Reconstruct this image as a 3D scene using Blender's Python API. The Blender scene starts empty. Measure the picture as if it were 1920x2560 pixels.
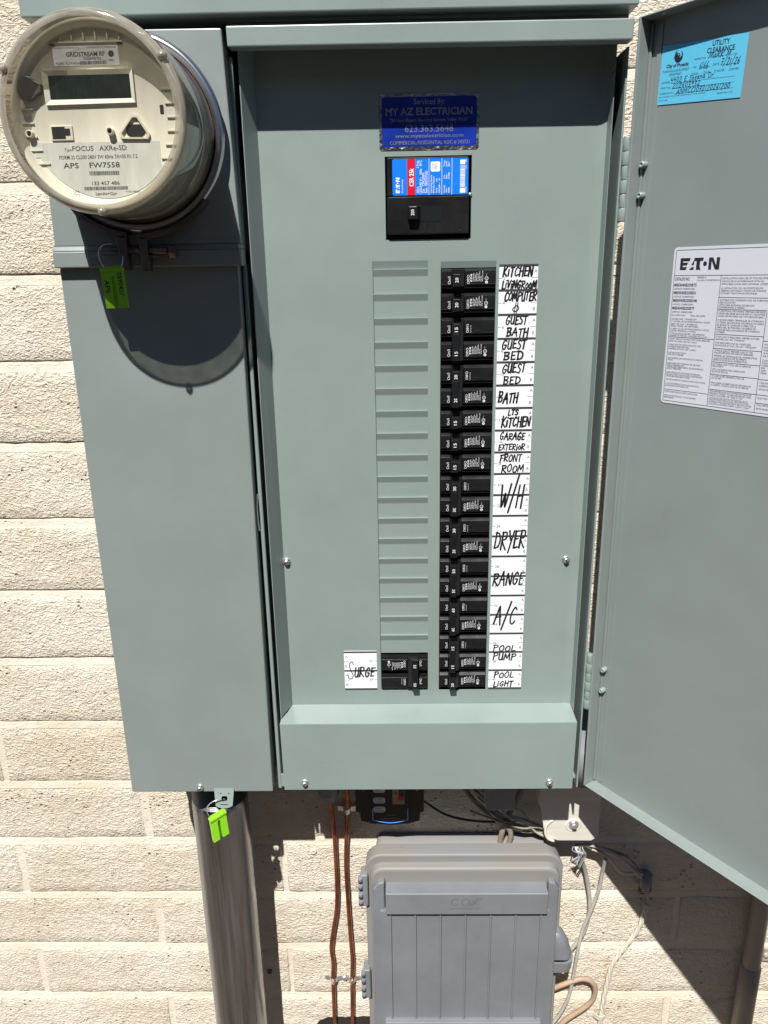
import bpy, math, random
from mathutils import Vector, Matrix
random.seed(7)
U = 0.0254                      # everything below is written in inches: x right, y into the wall, z up
SC = bpy.context.scene
COL = SC.collection

# ------------------------------------------------------------------ camera, sky, sun, exposure
cd = bpy.data.cameras.new('camera'); cam = bpy.data.objects.new('camera', cd); COL.objects.link(cam)
cd.sensor_fit = 'VERTICAL'; cd.sensor_height = 24.0; cd.sensor_width = 18.0
cd.lens = 24.0*1900/2560
cd.clip_start = 0.01; cd.clip_end = 200
R = ((0.99973488, 0.01505437, -0.0174225), (-0.01208099, -0.30119578, -0.95348579), (-0.01960171, 0.95344348, -0.30093405))
cx = Vector(R[0]); cy = -Vector(R[1]); cz = -Vector(R[2])
M = Matrix((cx, cy, cz)).transposed().to_4x4()
M.translation = Vector((0, -33.505, -0.178))*U
cam.matrix_world = M
SC.camera = cam

w = bpy.data.worlds.new('World'); SC.world = w; w.use_nodes = True
nt = w.node_tree; bg = nt.nodes['Background']
sky = nt.nodes.new('ShaderNodeTexSky'); sky.sky_type = 'NISHITA'; sky.sun_disc = False
sky.sun_elevation = math.radians(54.3); sky.sun_rotation = math.radians(193)
sky.altitude = 350; sky.air_density = 0.6; sky.dust_density = 0.0
nt.links.new(sky.outputs[0], bg.inputs[0]); bg.inputs[1].default_value = 0.06

sd = bpy.data.lights.new('sun', 'SUN'); sun = bpy.data.objects.new('sun', sd); COL.objects.link(sun)
sd.energy = 5.0; sd.angle = math.radians(0.5); sd.color = (1.0, 0.97, 0.92)
sdir = Vector((0.235, 1.0, -1.43)).normalized()
sun.rotation_euler = sdir.to_track_quat('-Z', 'Y').to_euler(); sun.location = (0, -3, 4)
SC.view_settings.view_transform = 'Standard'; SC.view_settings.look = 'None'
SC.view_settings.exposure = 0.5; SC.view_settings.gamma = 1; SC.view_settings.use_curve_mapping = False

# ------------------------------------------------------------------ materials
def mat(name, col, rough=0.5, metal=0.0, var=0.0, vscale=6.0, bump=0.0, bscale=60.0, spec=0.5, aniso=None, rvar=0.0, dirt=None, coat=0.0, wave=0.0):
    m = bpy.data.materials.new(name); m.use_nodes = True
    t = m.node_tree; p = t.nodes['Principled BSDF']
    p.inputs['Base Color'].default_value = (*col, 1); p.inputs['Roughness'].default_value = rough
    p.inputs['Metallic'].default_value = metal; p.inputs['Specular IOR Level'].default_value = spec
    p.inputs['Coat Weight'].default_value = coat
    tc = t.nodes.new('ShaderNodeTexCoord')
    src = tc.outputs['Object']
    if aniso:
        mp = t.nodes.new('ShaderNodeMapping'); mp.inputs['Scale'].default_value = aniso
        t.links.new(src, mp.inputs[0]); src = mp.outputs[0]
    if var or rvar:
        n = t.nodes.new('ShaderNodeTexNoise'); n.inputs['Scale'].default_value = vscale; n.inputs['Detail'].default_value = 6
        n.inputs['Roughness'].default_value = 0.62
        t.links.new(src, n.inputs['Vector'])
        if var:
            mx = t.nodes.new('ShaderNodeMix'); mx.data_type = 'RGBA'
            mr = t.nodes.new('ShaderNodeMapRange'); mr.inputs[1].default_value = 0.3; mr.inputs[2].default_value = 0.7
            t.links.new(n.outputs[0], mr.inputs[0]); t.links.new(mr.outputs[0], mx.inputs[0])
            d = dirt if dirt else tuple(c*(1-var) for c in col)
            b = tuple(min(1, c*(1+var*0.6)) for c in col)
            mx.inputs[6].default_value = (*d, 1); mx.inputs[7].default_value = (*b, 1)
            t.links.new(mx.outputs[2], p.inputs['Base Color'])
        if rvar:
            mr2 = t.nodes.new('ShaderNodeMapRange'); mr2.inputs[1].default_value = 0.3; mr2.inputs[2].default_value = 0.7
            mr2.inputs[3].default_value = rough-rvar; mr2.inputs[4].default_value = rough+rvar
            t.links.new(n.outputs[0], mr2.inputs[0]); t.links.new(mr2.outputs[0], p.inputs['Roughness'])
    if wave:
        n3 = t.nodes.new('ShaderNodeTexNoise'); n3.inputs['Scale'].default_value = 5.5; n3.inputs['Detail'].default_value = 1; t.links.new(tc.outputs['Object'], n3.inputs['Vector'])
        b3 = t.nodes.new('ShaderNodeBump'); b3.inputs['Distance'].default_value = wave; t.links.new(n3.outputs[0], b3.inputs['Height']); t.links.new(b3.outputs[0], p.inputs['Normal'])
    if bump:
        n2 = t.nodes.new('ShaderNodeTexNoise'); n2.inputs['Scale'].default_value = bscale; n2.inputs['Detail'].default_value = 4
        t.links.new(src, n2.inputs['Vector'])
        b2 = t.nodes.new('ShaderNodeBump'); b2.inputs['Strength'].default_value = 1.0; b2.inputs['Distance'].default_value = bump
        t.links.new(n2.outputs[0], b2.inputs['Height'])
        if wave: t.links.new(b3.outputs[0], b2.inputs['Normal'])
        t.links.new(b2.outputs[0], p.inputs['Normal'])
        # t.links.new(b2.outputs[0], p.inputs['Normal'])
    return m

def block_mat(name, col, amt, fine):
    m = bpy.data.materials.new(name); m.use_nodes = True
    t = m.node_tree; p = t.nodes['Principled BSDF']; L = t.links.new
    p.inputs['Roughness'].default_value = 0.85; p.inputs['Specular IOR Level'].default_value = 0.25
    geo = t.nodes.new('ShaderNodeNewGeometry'); pos = geo.outputs['Position']
    def noise(s, d, r=0.5, dist=0.0, mp=None):
        n = t.nodes.new('ShaderNodeTexNoise'); n.inputs['Scale'].default_value = s; n.inputs['Detail'].default_value = d
        n.inputs['Roughness'].default_value = r; n.inputs['Distortion'].default_value = dist
        L(pos if mp is None else mp, n.inputs['Vector']); return n.outputs[0]
    def math_(op, a, b=None, c=None):
        n = t.nodes.new('ShaderNodeMath'); n.operation = op
        for i, v in enumerate((a, b, c)):
            if v is None: continue
            if isinstance(v, (int, float)): n.inputs[i].default_value = v
            else: L(v, n.inputs[i])
        return n.outputs[0]
    def rng(a, lo, hi, o0=0.0, o1=1.0):
        n = t.nodes.new('ShaderNodeMapRange'); L(a, n.inputs[0])
        for i, v in enumerate((lo, hi, o0, o1)): n.inputs[i+1].default_value = v
        return n.outputs[0]
    # worm like ridges of thick paint over coarse aggregate
    mp = t.nodes.new('ShaderNodeMapping'); mp.inputs['Scale'].default_value = (0.8, 1, 1.5); L(pos, mp.inputs[0])
    a = noise(150, 3, 0.55, 0.5, mp.outputs[0]); ridge = math_('ABSOLUTE', math_('SUBTRACT', a, 0.5))
    ridge = rng(ridge, 0.0, 0.16)
    b = noise(330, 5, 0.62, 0.4)
    big = noise(60, 3, 0.6)
    v = t.nodes.new('ShaderNodeTexVoronoi'); v.inputs['Scale'].default_value = 105; v.inputs['Randomness'].default_value = 1; L(pos, v.inputs['Vector'])
    pit = rng(v.outputs['Distance'], 0.06, 0.24)
    gate = rng(noise(22, 3), 0.53, 0.62)
    pit = math_('MAXIMUM', pit, math_('SUBTRACT', 1.0, gate))
    h = math_('ADD', math_('MULTIPLY', ridge, 0.42), math_('MULTIPLY', b, 0.85))
    h = math_('ADD', h, math_('MULTIPLY', big, 1.5))
    h = math_('ADD', h, math_('MULTIPLY', pit, 1.6))
    bu = t.nodes.new('ShaderNodeBump'); bu.inputs['Strength'].default_value = 1.0; bu.inputs['Distance'].default_value = amt
    L(h, bu.inputs['Height']); L(bu.outputs[0], p.inputs['Normal'])
    # colour: soft blotches, warm specks of dust, dark brown only inside the pits
    mx = t.nodes.new('ShaderNodeMix'); mx.data_type = 'RGBA'
    L(rng(noise(7, 5, 0.6), 0.32, 0.68), mx.inputs[0])
    mx.inputs[6].default_value = (col[0]*0.87, col[1]*0.83, col[2]*0.77, 1); mx.inputs[7].default_value = (col[0]*1.04, col[1]*1.05, col[2]*1.08, 1)
    mx2 = t.nodes.new('ShaderNodeMix'); mx2.data_type = 'RGBA'
    L(rng(noise(11, 6, 0.7), 0.6, 0.8, 0, 0.45), mx2.inputs[0]); L(mx.outputs[2], mx2.inputs[6]); mx2.inputs[7].default_value = (0.52, 0.36, 0.20, 1)
    mx3 = t.nodes.new('ShaderNodeMix'); mx3.data_type = 'RGBA'
    L(math_('MULTIPLY', math_('SUBTRACT', 1.0, pit), 0.45 if fine else 0.15), mx3.inputs[0]); L(mx2.outputs[2], mx3.inputs[6]); mx3.inputs[7].default_value = (0.20, 0.13, 0.085, 1)
    L(mx3.outputs[2], p.inputs['Base Color'])
    return m

PAINT = mat('grey_green_enamel', (0.236, 0.290, 0.276), 0.34, var=0.07, vscale=7, wave=0.0026, bump=0.00004, bscale=420, rvar=0.10)
PAINTB = mat('grey_enamel_lower', (0.228, 0.264, 0.256), 0.37, var=0.07, vscale=7, wave=0.0026, rvar=0.10, bump=0.00004, bscale=420)
DARKIN = mat('box_interior_shade', (0.05, 0.055, 0.055), 0.6)
BLOCK = block_mat('painted_split_block', (0.80, 0.73, 0.61), 0.0030, True)
MORTAR = block_mat('painted_mortar', (0.735, 0.675, 0.57), 0.0007, False)
BLACK = mat('black_breaker_plastic', (0.012, 0.012, 0.013), 0.28, var=0.3, vscale=30, rvar=0.08, bump=0.00003, bscale=500, spec=0.5)
BLACK2 = mat('black_moulded_plastic', (0.008, 0.009, 0.011), 0.38, spec=0.4)
WHITEINK = mat('white_ink', (0.75, 0.76, 0.78), 0.5)
GREYINK = mat('grey_ink', (0.35, 0.36, 0.38), 0.5)
DARKINK = mat('dark_grey_ink', (0.045, 0.045, 0.05), 0.5)
BLACKINK = mat('black_ink', (0.015, 0.015, 0.02), 0.45)
BLUEINK = mat('blue_black_ink', (0.02, 0.035, 0.09), 0.5)
PAPER = mat('white_card', (0.80, 0.80, 0.83), 0.6, var=0.02, vscale=14)
STICKER = mat('white_vinyl', (0.60, 0.62, 0.68), 0.35, var=0.02, vscale=10)
CYAN = mat('light_blue_card', (0.10, 0.50, 0.74), 0.65, var=0.03, vscale=10)
BLUE = mat('royal_blue_foil', (0.008, 0.036, 0.36), 0.30, var=0.35, vscale=40, metal=0.25, bump=0.00006, bscale=260)
FOIL = mat('silver_foil', (0.45, 0.44, 0.43), 0.28, metal=1.0, var=0.5, vscale=45, bump=0.0014, bscale=170)
FOILTXT = mat('foil_lettering', (0.36, 0.36, 0.40), 0.35, metal=0.7, var=0.4, vscale=90)
EBLUE = mat('bright_blue_label', (0.008, 0.19, 0.80), 0.32)
RED = mat('red_band', (0.62, 0.008, 0.03), 0.35)
LABELW = mat('label_white', (0.85, 0.87, 0.9), 0.4)
GALV = mat('galvanised_steel', (0.43, 0.47, 0.53), 0.33, metal=1.0, var=0.3, vscale=46, aniso=(1.6, 1.6, 0.05), rvar=0.16, dirt=(0.19, 0.18, 0.19), bump=0.00010, bscale=120)
THREAD = mat('pipe_thread', (0.16, 0.16, 0.17), 0.38, metal=0.8)
LOCKNUT = mat('brown_primer_steel', (0.16, 0.115, 0.10), 0.5, metal=0.4)
ZINC = mat('zinc_screw', (0.72, 0.73, 0.75), 0.3, metal=0.85, var=0.2, vscale=60)
ALU = mat('aluminium_ring', (0.62, 0.63, 0.66), 0.25, metal=1.0, var=0.12, vscale=30)
BRONZE = mat('weathered_ring_steel', (0.20, 0.17, 0.16), 0.42, metal=0.75, var=0.3, vscale=30)
COPPER = mat('copper_wire', (0.45, 0.17, 0.09), 0.34, metal=0.85, var=0.35, vscale=30, dirt=(0.20, 0.07, 0.04))
CREAM = mat('cream_meter_plastic', (0.68, 0.65, 0.54), 0.5, var=0.13, vscale=40, aniso=(1.5, 1, 0.35))
CREAMD = mat('taupe_meter_plastic', (0.42, 0.38, 0.30), 0.5, var=0.1, vscale=16)
NAMEP = mat('meter_nameplate', (0.60, 0.61, 0.56), 0.5, var=0.16, vscale=55, aniso=(1.5, 1, 0.3))
LCD = mat('lcd_screen', (0.010, 0.018, 0.017), 0.16, var=0.45, vscale=70, aniso=(1.5, 1, 0.3))
DARKP = mat('dark_sensor', (0.02, 0.02, 0.02), 0.35)
DGREY = mat('dark_grey_plastic', (0.07, 0.068, 0.06), 0.35)
GREEN = mat('lime_seal_plastic', (0.26, 0.62, 0.02), 0.42)
UTIL = mat('grey_utility_plastic', (0.185, 0.196, 0.214), 0.52, var=0.16, vscale=9, bump=0.00004, bscale=400, rvar=0.08)
UTILT = mat('dusty_utility_plastic', (0.180, 0.190, 0.204), 0.6, var=0.30, vscale=13, dirt=(0.235, 0.212, 0.18), bump=0.00004, bscale=400)
PVC = mat('painted_pvc_pipe', (0.36, 0.315, 0.255), 0.5, var=0.1, vscale=12)
GPVC = mat('grey_pvc', (0.22, 0.23, 0.25), 0.4)
BEIGE = mat('bare_painted_plate', (0.64, 0.61, 0.54), 0.45, var=0.12, vscale=40, aniso=(0.3, 1, 3.0))
CABLE = mat('grey_cable_jacket', (0.40, 0.385, 0.345), 0.5, var=0.2, vscale=30)
WCABLE = mat('painted_cable', (0.60, 0.565, 0.48), 0.55, var=0.15, vscale=40)
TAN = mat('sunburnt_cable', (0.42, 0.27, 0.16), 0.55, var=0.3, vscale=50, dirt=(0.30, 0.24, 0.19))
BWIRE = mat('black_wire', (0.012, 0.012, 0.012), 0.45)
DUN = mat('dusty_cable', (0.25, 0.21, 0.16), 0.6, var=0.3, vscale=30)
LBLUE = mat('blue_line', (0.10, 0.42, 1.0), 0.3)
RUST = mat('rust_stain', (0.42, 0.19, 0.05), 0.8, var=0.5, vscale=60, dirt=(0.55, 0.45, 0.32))
DIRT = mat('dark_gravel', (0.12, 0.088, 0.062), 0.9, var=0.3, vscale=30, bump=0.01, bscale=40)
HOLE_SHADE = mat('cavity_shade', (0.02, 0.016, 0.012), 0.9, var=0.4, vscale=30)

def glass_mat(name, tint, gl=1.0, rough=0.03, haze=0.0, hcol=(0.6, 0.56, 0.46)):
    m = bpy.data.materials.new(name); m.use_nodes = True; t = m.node_tree; t.nodes.remove(t.nodes['Principled BSDF']); L = t.links.new
    o = t.nodes['Material Output']; tr = t.nodes.new('ShaderNodeBsdfTransparent'); tr.inputs[0].default_value = (*tint, 1)
    g = t.nodes.new('ShaderNodeBsdfGlossy'); g.inputs['Roughness'].default_value = rough
    geo = t.nodes.new('ShaderNodeNewGeometry'); d = t.nodes.new('ShaderNodeVectorMath'); d.operation = 'DOT_PRODUCT'
    L(geo.outputs['Incoming'], d.inputs[0]); L(geo.outputs['Normal'], d.inputs[1])
    def mt(op, x, y=None):
        n = t.nodes.new('ShaderNodeMath'); n.operation = op
        for i, v in enumerate((x, y)):
            if v is None: continue
            if isinstance(v, float): n.inputs[i].default_value = v
            else: L(v, n.inputs[i])
        return n.outputs[0]
    f = mt('ADD', mt('MULTIPLY', mt('POWER', mt('SUBTRACT', 1.0, mt('ABSOLUTE', d.outputs['Value'])), 5.0), 0.92), 0.07)
    f = mt('MULTIPLY', f, gl); f = mt('MINIMUM', f, 1.0)
    mx = t.nodes.new('ShaderNodeMixShader'); L(f, mx.inputs[0]); L(g.outputs[0], mx.inputs[2]); L(mx.outputs[0], o.inputs[0])
    df = t.nodes.new('ShaderNodeBsdfDiffuse'); df.inputs[0].default_value = (*hcol, 1); hz = t.nodes.new('ShaderNodeMixShader')
    nz = t.nodes.new('ShaderNodeTexNoise'); nz.inputs['Scale'].default_value = 9; nz.inputs['Detail'].default_value = 6
    L(mt('MULTIPLY', nz.outputs[0], 2.0*haze), hz.inputs[0]); L(tr.outputs[0], hz.inputs[1]); L(df.outputs[0], hz.inputs[2]); L(hz.outputs[0], mx.inputs[1])
    return m
GLASS = glass_mat('clear_cover_front', (0.97, 0.96, 0.93), 1.0, 0.03, 0.018)
GLASSW = glass_mat('clear_cover_side', (0.52, 0.49, 0.43), 1.3, 0.04, 0.42)
GLASSR = glass_mat('thick_cover_rim', (0.45, 0.42, 0.34), 1.8, 0.08, 0.42)

# ------------------------------------------------------------------ mesh helpers
V = Vector
class Fr:                                   # a plane frame: (s, t, h) -> point
    def __init__(s, o, ux=(1, 0, 0), uz=(0, 0, 1), n=(0, -1, 0)):
        s.o, s.ux, s.uz, s.n = V(o), V(ux), V(uz), V(n)
    def __call__(s, a, b, h=0.0): return s.o + s.ux*a + s.uz*b + s.n*h

class MB:
    def __init__(s): s.v = []; s.f = []; s.m = []; s.sm = []
    def add(s, vs, fs, m=0, smooth=False):
        k = len(s.v); s.v += [V(p) for p in vs]
        for f in fs: s.f.append([i+k for i in f]); s.m.append(m); s.sm.append(smooth)
        return s
    def box(s, x0, x1, y0, y1, z0, z1, m=0):
        vs = [(x, y, z) for z in (z0, z1) for y in (y0, y1) for x in (x0, x1)]
        return s.add(vs, [(0, 1, 5, 4), (2, 6, 7, 3), (0, 4, 6, 2), (1, 3, 7, 5), (4, 5, 7, 6), (0, 2, 3, 1)], m)
    def hexa(s, a, b, m=0):                 # two quads, bottom and top ring
        return s.add(list(a)+list(b), [(3, 2, 1, 0), (4, 5, 6, 7)]+[(i, (i+1) % 4, 4+(i+1) % 4, 4+i) for i in range(4)], m)
    def prism(s, poly, f, h0, h1, m=0, smooth=False):      # poly in a frame, extruded along its normal
        n = len(poly); a = [f(x, z, h0) for x, z in poly]; b = [f(x, z, h1) for x, z in poly]
        s.add(a+b, [tuple(range(n-1, -1, -1)), tuple(range(n, 2*n))], m)
        k = len(s.v)-2*n
        for i in range(n): s.f.append([k+i, k+(i+1) % n, k+n+(i+1) % n, k+n+i]); s.m.append(m); s.sm.append(smooth)
        return s
    def fbox(s, f, x0, x1, z0, z1, h0, h1, m=0): return s.prism([(x0, z0), (x1, z0), (x1, z1), (x0, z1)], f, h0, h1, m)
    def quad(s, f, x0, x1, z0, z1, h, m=0): return s.add([f(x0, z0, h), f(x1, z0, h), f(x1, z1, h), f(x0, z1, h)], [(0, 1, 2, 3)], m)
    def line(s, f, x0, z0, x1, z1, wd, h, m=0):
        d = V((x1-x0, z1-z0)); d.normalize(); p = V((-d.y, d.x))*wd/2
        return s.add([f(x0-p.x, z0-p.y, h), f(x1-p.x, z1-p.y, h), f(x1+p.x, z1+p.y, h), f(x0+p.x, z0+p.y, h)], [(0, 1, 2, 3)], m)
    def disc(s, f, x, z, r, h, m=0, n=20, r0=None, rz=None):
        rz = rz or r
        if r0 is None: return s.add([f(x+r*math.cos(2*math.pi*i/n), z+rz*math.sin(2*math.pi*i/n), h) for i in range(n)], [tuple(range(n))], m)
        vs = [f(x+q*math.cos(2*math.pi*i/n), z+q*math.sin(2*math.pi*i/n), h) for q in (r0, r) for i in range(n)]
        return s.add(vs, [(i, (i+1) % n, n+(i+1) % n, n+i) for i in range(n)], m)
    def tube(s, pts, r, n=10, m=0, closed=False, smooth=True, flat=1.0):
        pts = [V(p) for p in pts]; N = len(pts); rings = []
        t0 = (pts[1]-pts[0]).normalized(); up = V((0, -1, 0)) if abs(t0.y) < 0.9 else V((1, 0, 0))
        u = t0.cross(up).normalized()
        for i, p in enumerate(pts):
            a = pts[i-1] if (i > 0 or closed) else p; b = pts[(i+1) % N] if (i < N-1 or closed) else p
            t = (b-a).normalized(); u = (u - t*u.dot(t)).normalized(); w_ = t.cross(u)
            rr = r[i] if isinstance(r, (list, tuple)) else r
            rings.append([p+u*rr*math.cos(2*math.pi*j/n)+w_*rr*flat*math.sin(2*math.pi*j/n) for j in range(n)])
        k = len(s.v); s.v += [q for g in rings for q in g]
        for i in range(N if closed else N-1):
            for j in range(n):
                a = k+i*n; b = k+((i+1) % N)*n
                s.f.append([a+j, a+(j+1) % n, b+(j+1) % n, b+j]); s.m.append(m); s.sm.append(smooth)
        if not closed:
            s.f.append([k+j for j in range(n-1, -1, -1)]); s.m.append(m); s.sm.append(False)
            s.f.append([k+(N-1)*n+j for j in range(n)]); s.m.append(m); s.sm.append(False)
        return s
    def lathe(s, prof, c, axis='y', n=64, m=0, a0=0, a1=2*math.pi, smooth=True):   # profile (radius, coordinate on the axis)
        full = abs(a1-a0-2*math.pi) < 1e-6; k = len(s.v); N = n if full else n+1
        for r, h in prof:
            for i in range(N):
                a = a0+(a1-a0)*i/n; ca, sa = r*math.cos(a), r*math.sin(a)
                s.v.append(V((c[0]+ca, h, c[1]+sa)) if axis == 'y' else V((c[0]+ca, c[1]+sa, h)))
        for j in range(len(prof)-1):
            for i in range(n):
                i2 = (i+1) % N
                s.f.append([k+j*N+i, k+j*N+i2, k+(j+1)*N+i2, k+(j+1)*N+i]); s.m.append(m); s.sm.append(smooth)
        return s
    def stroke(s, f, pts, wd, h, m=0):      # pen stroke with round ends
        for (x0, z0), (x1, z1) in zip(pts, pts[1:]):
            if abs(x0-x1)+abs(z0-z1) > 1e-5: s.line(f, x0, z0, x1, z1, wd, h, m)
        for x, z in pts: h += 0.00012; s.disc(f, x, z, wd/2, h, m, 8)
        return s
    def build(s, name, mats, parent=None, bevel=0, seg=2, sub=0):
        me = bpy.data.meshes.new(name)
        o = bpy.data.objects.new(name, me); L = V((0, 0, 0))
        if parent is not None: L = ORIG.get(parent.name, V((0, 0, 0)))
        me.from_pydata([(p-L)*U for p in s.v], [], s.f)
        if not isinstance(mats, (list, tuple)): mats = [mats]
        for m_ in mats: me.materials.append(m_)
        me.polygons.foreach_set('material_index', s.m); me.polygons.foreach_set('use_smooth', s.sm); me.update()
        COL.objects.link(o)
        if parent is not None: o.parent = parent
        ORIG[o.name] = L
        if bevel:
            b = o.modifiers.new('bevel', 'BEVEL'); b.width = bevel*U; b.segments = seg; b.limit_method = 'ANGLE'; b.angle_limit = math.radians(35)
        return o
ORIG = {}
def thing(name, loc, label, cat, group=None):
    o = bpy.data.objects.new(name, None); COL.objects.link(o); o.location = V(loc)*U; ORIG[o.name] = V(loc)
    o.empty_display_size = 0.05; o['label'] = label; o['category'] = cat
    if group: o['group'] = group
    return o
def tag(o, label, cat, group=None):
    o['label'] = label; o['category'] = cat
    if group: o['group'] = group
    return o
def smooth(pts, n=6):
    pts = [V(p) for p in pts]; out = []
    P = [pts[0]*2-pts[1]]+pts+[pts[-1]*2-pts[-2]]
    for i in range(1, len(P)-2):
        for j in range(n):
            t = j/n; a, b, c, d = P[i-1:i+3]
            out.append(0.5*((2*b)+(c-a)*t+(2*a-5*b+4*c-d)*t*t+(3*b-a-3*c+d)*t**3))
    out.append(pts[-1]); return out

# ---- printed lettering from the built-in font
_tc = {}
def glyphs(txt, bold):
    key = (txt, bold)
    if key not in _tc:
        c = bpy.data.curves.new('lettering_source', 'FONT'); c.body = txt; c.size = 1; c.resolution_u = 2; c.offset = bold; c.fill_mode = 'FRONT'
        o = bpy.data.objects.new('lettering_source', c); COL.objects.link(o)
        dg = bpy.context.evaluated_depsgraph_get(); e = o.evaluated_get(dg); me = e.to_mesh()
        vs = [(v.co.x, v.co.y) for v in me.vertices]; fs = [tuple(p.vertices) for p in me.polygons]; e.to_mesh_clear()
        bpy.data.objects.remove(o); bpy.data.curves.remove(c)
        _tc[key] = (vs, fs)
    return _tc[key]
CAP = max(y for x, y in glyphs('H', 0)[0])
def txt(mb, f, s, x, z, h, w=None, m=0, rot=0, align='L', bold=0.0, hh=0.004, shear=0.0):
    vs, fs = glyphs(s, bold)
    if not vs: return
    x0 = min(v[0] for v in vs); x1 = max(v[0] for v in vs); k = h/CAP
    kx = k if w is None else w/(x1-x0)
    off = {'L': 0, 'C': -(x1-x0)/2, 'R': -(x1-x0)}[align]
    ca, sa = math.cos(math.radians(rot)), math.sin(math.radians(rot)); out = []
    for a, b in vs:
        p = (a-x0+off)*kx + b*k*shear; q = b*k
        out.append(f(x+p*ca-q*sa, z+p*sa+q*ca, hh))
    mb.add(out, fs, m)

# ---- marker handwriting, strokes on a unit cell
HW = {
 'A': (.8, [[(0, 0), (.42, 1), (.72, -.05)], [(.1, .38), (.68, .42)]]),
 'B': (.7, [[(.08, 1.0), (.12, 0)], [(0, .95), (.55, .95), (.5, .62), (.15, .52), (.62, .36), (.5, .05), (.05, 0)]]),
 'C': (.68, [[(.62, .85), (.4, 1), (.1, .6), (.12, .15), (.35, 0), (.62, .18)]]),
 'D': (.72, [[(.12, 1), (.12, 0)], [(0, .95), (.45, .9), (.68, .55), (.55, .12), (.08, 0)]]),
 'E': (.6, [[(.1, .98), (.1, 0), (.55, .06)], [(.1, .95), (.58, .98)], [(.1, .5), (.45, .54)]]),
 'F': (.6, [[(.12, 1), (.06, -.05)], [(0, .92), (.62, 1)], [(.1, .5), (.45, .55)]]),
 'G': (.72, [[(.62, .82), (.42, 1), (.08, .55), (.15, .08), (.45, 0), (.62, .4), (.35, .42)]]),
 'H': (.7, [[(.1, 1), (.05, 0)], [(.6, 1), (.6, -.02)], [(.06, .5), (.6, .55)]]),
 'I': (.28, [[(.1, 1), (.1, 0)]]),
 'i': (.26, [[(.1, .62), (.1, 0)], [(.12, .92), (.15, .97)]]),
 'K': (.7, [[(.1, 1.08), (.05, -.05)], [(.62, 1), (.1, .42), (.65, 0)]]),
 'L': (.55, [[(.12, 1), (.06, .02), (.55, .06)]]),
 'M': (.9, [[(.02, 0), (.14, .95), (.42, .25), (.7, 1), (.82, 0)]]),
 'N': (.75, [[(.05, 0), (.1, .95), (.6, .02), (.66, 1)]]),
 'O': (.7, [[(.35, .98), (.06, .6), (.12, .1), (.42, 0), (.64, .4), (.55, .85), (.33, .98)]]),
 'o': (.55, [[(.28, .7), (.05, .4), (.12, .05), (.38, .02), (.5, .4), (.28, .7)]]),
 'P': (.65, [[(.1, 1), (.06, -.05)], [(0, .95), (.5, .98), (.58, .68), (.1, .46)]]),
 'R': (.72, [[(.1, .98), (.06, 0)], [(0, .95), (.55, .95), (.52, .6), (.1, .5), (.66, 0)]]),
 'S': (.58, [[(.55, .88), (.3, 1), (.08, .74), (.48, .4), (.35, .04), (.0, .1)]]),
 'T': (.62, [[(.3, 1), (.26, 0)], [(0, .95), (.62, 1)]]),
 'U': (.65, [[(.08, 1), (.06, .2), (.28, 0), (.52, .25), (.55, 1), (.58, 0)]]),
 'V': (.62, [[(.0, 1), (.25, 0), (.6, 1)]]),
 'W': (1.0, [[(0, 1), (.25, 0), (.5, .62), (.66, 0), (1.0, 1.05)]]),
 'X': (.6, [[(.05, 1), (.55, 0)], [(.58, 1), (.02, 0)]]),
 'Y': (.62, [[(.02, 1), (.3, .5)], [(.62, 1), (.2, -.2)]]),
 '/': (.6, [[(.6, 1.35), (.0, -.3)]]),
 '$': (.5, [[(.25, .8), (.03, .4), (.2, .1), (.45, .35), (.4, .7), (.25, .8)], [(.2, 1.15), (.18, -.15)], [(.34, 1.1), (.34, -.1)]]),
 'k': (.6, [[(.1, 1), (.05, 0)], [(.55, .6), (.1, .3), (.55, 0)]]),
 'a': (.6, [[(.45, .55), (.2, .6), (.05, .25), (.2, 0), (.42, .2), (.45, .55), (.55, 0)]]),
 'r': (.4, [[(.08, .55), (.08, 0)], [(.08, .4), (.4, .58)]]),
 'h': (.5, [[(.08, 1), (.06, 0)], [(.06, .4), (.3, .55), (.42, 0)]]),
 'e': (.5, [[(.05, .3), (.42, .35), (.3, .6), (.06, .35), (.15, .02), (.45, .1)]]),
 'n': (.5, [[(.08, .55), (.06, 0)], [(.06, .4), (.32, .55), (.4, 0)]]),
 '.': (.2, [[(.06, 0), (.08, .03)]]),
 '0': (.58, [[(.3, 1), (.05, .55), (.15, .05), (.42, .1), (.52, .6), (.3, 1)]]),
 '1': (.28, [[(.14, 1), (.08, 0)]]),
 '2': (.6, [[(.08, .8), (.3, 1), (.5, .75), (.05, .02), (.58, .04)]]),
 '3': (.55, [[(.08, .92), (.45, .95), (.2, .55), (.48, .3), (.25, 0), (.02, .1)]]),
 '4': (.6, [[(.1, 1), (.05, .45), (.5, .5)], [(.45, 1), (.4, 0)]]),
 '6': (.55, [[(.42, 1), (.1, .5), (.12, .08), (.4, .05), (.45, .38), (.12, .4)]]),
 '7': (.55, [[(.02, .95), (.52, 1), (.2, 0)], [(.12, .5), (.45, .55)]]),
 '8': (.55, [[(.28, .52), (.08, .8), (.3, 1), (.45, .8), (.1, .25), (.28, 0), (.48, .22), (.28, .52)]]),
 '9': (.55, [[(.48, .7), (.2, .95), (.1, .6), (.42, .6), (.48, .9), (.4, 0)]]),
 ' ': (.4, [])}
PEN = 1.85
def rounded(pts):
    if len(pts) < 4: return pts
    return [(p.x, p.y) for p in smooth([V((a, b, 0)) for a, b in pts], 3)]
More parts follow.
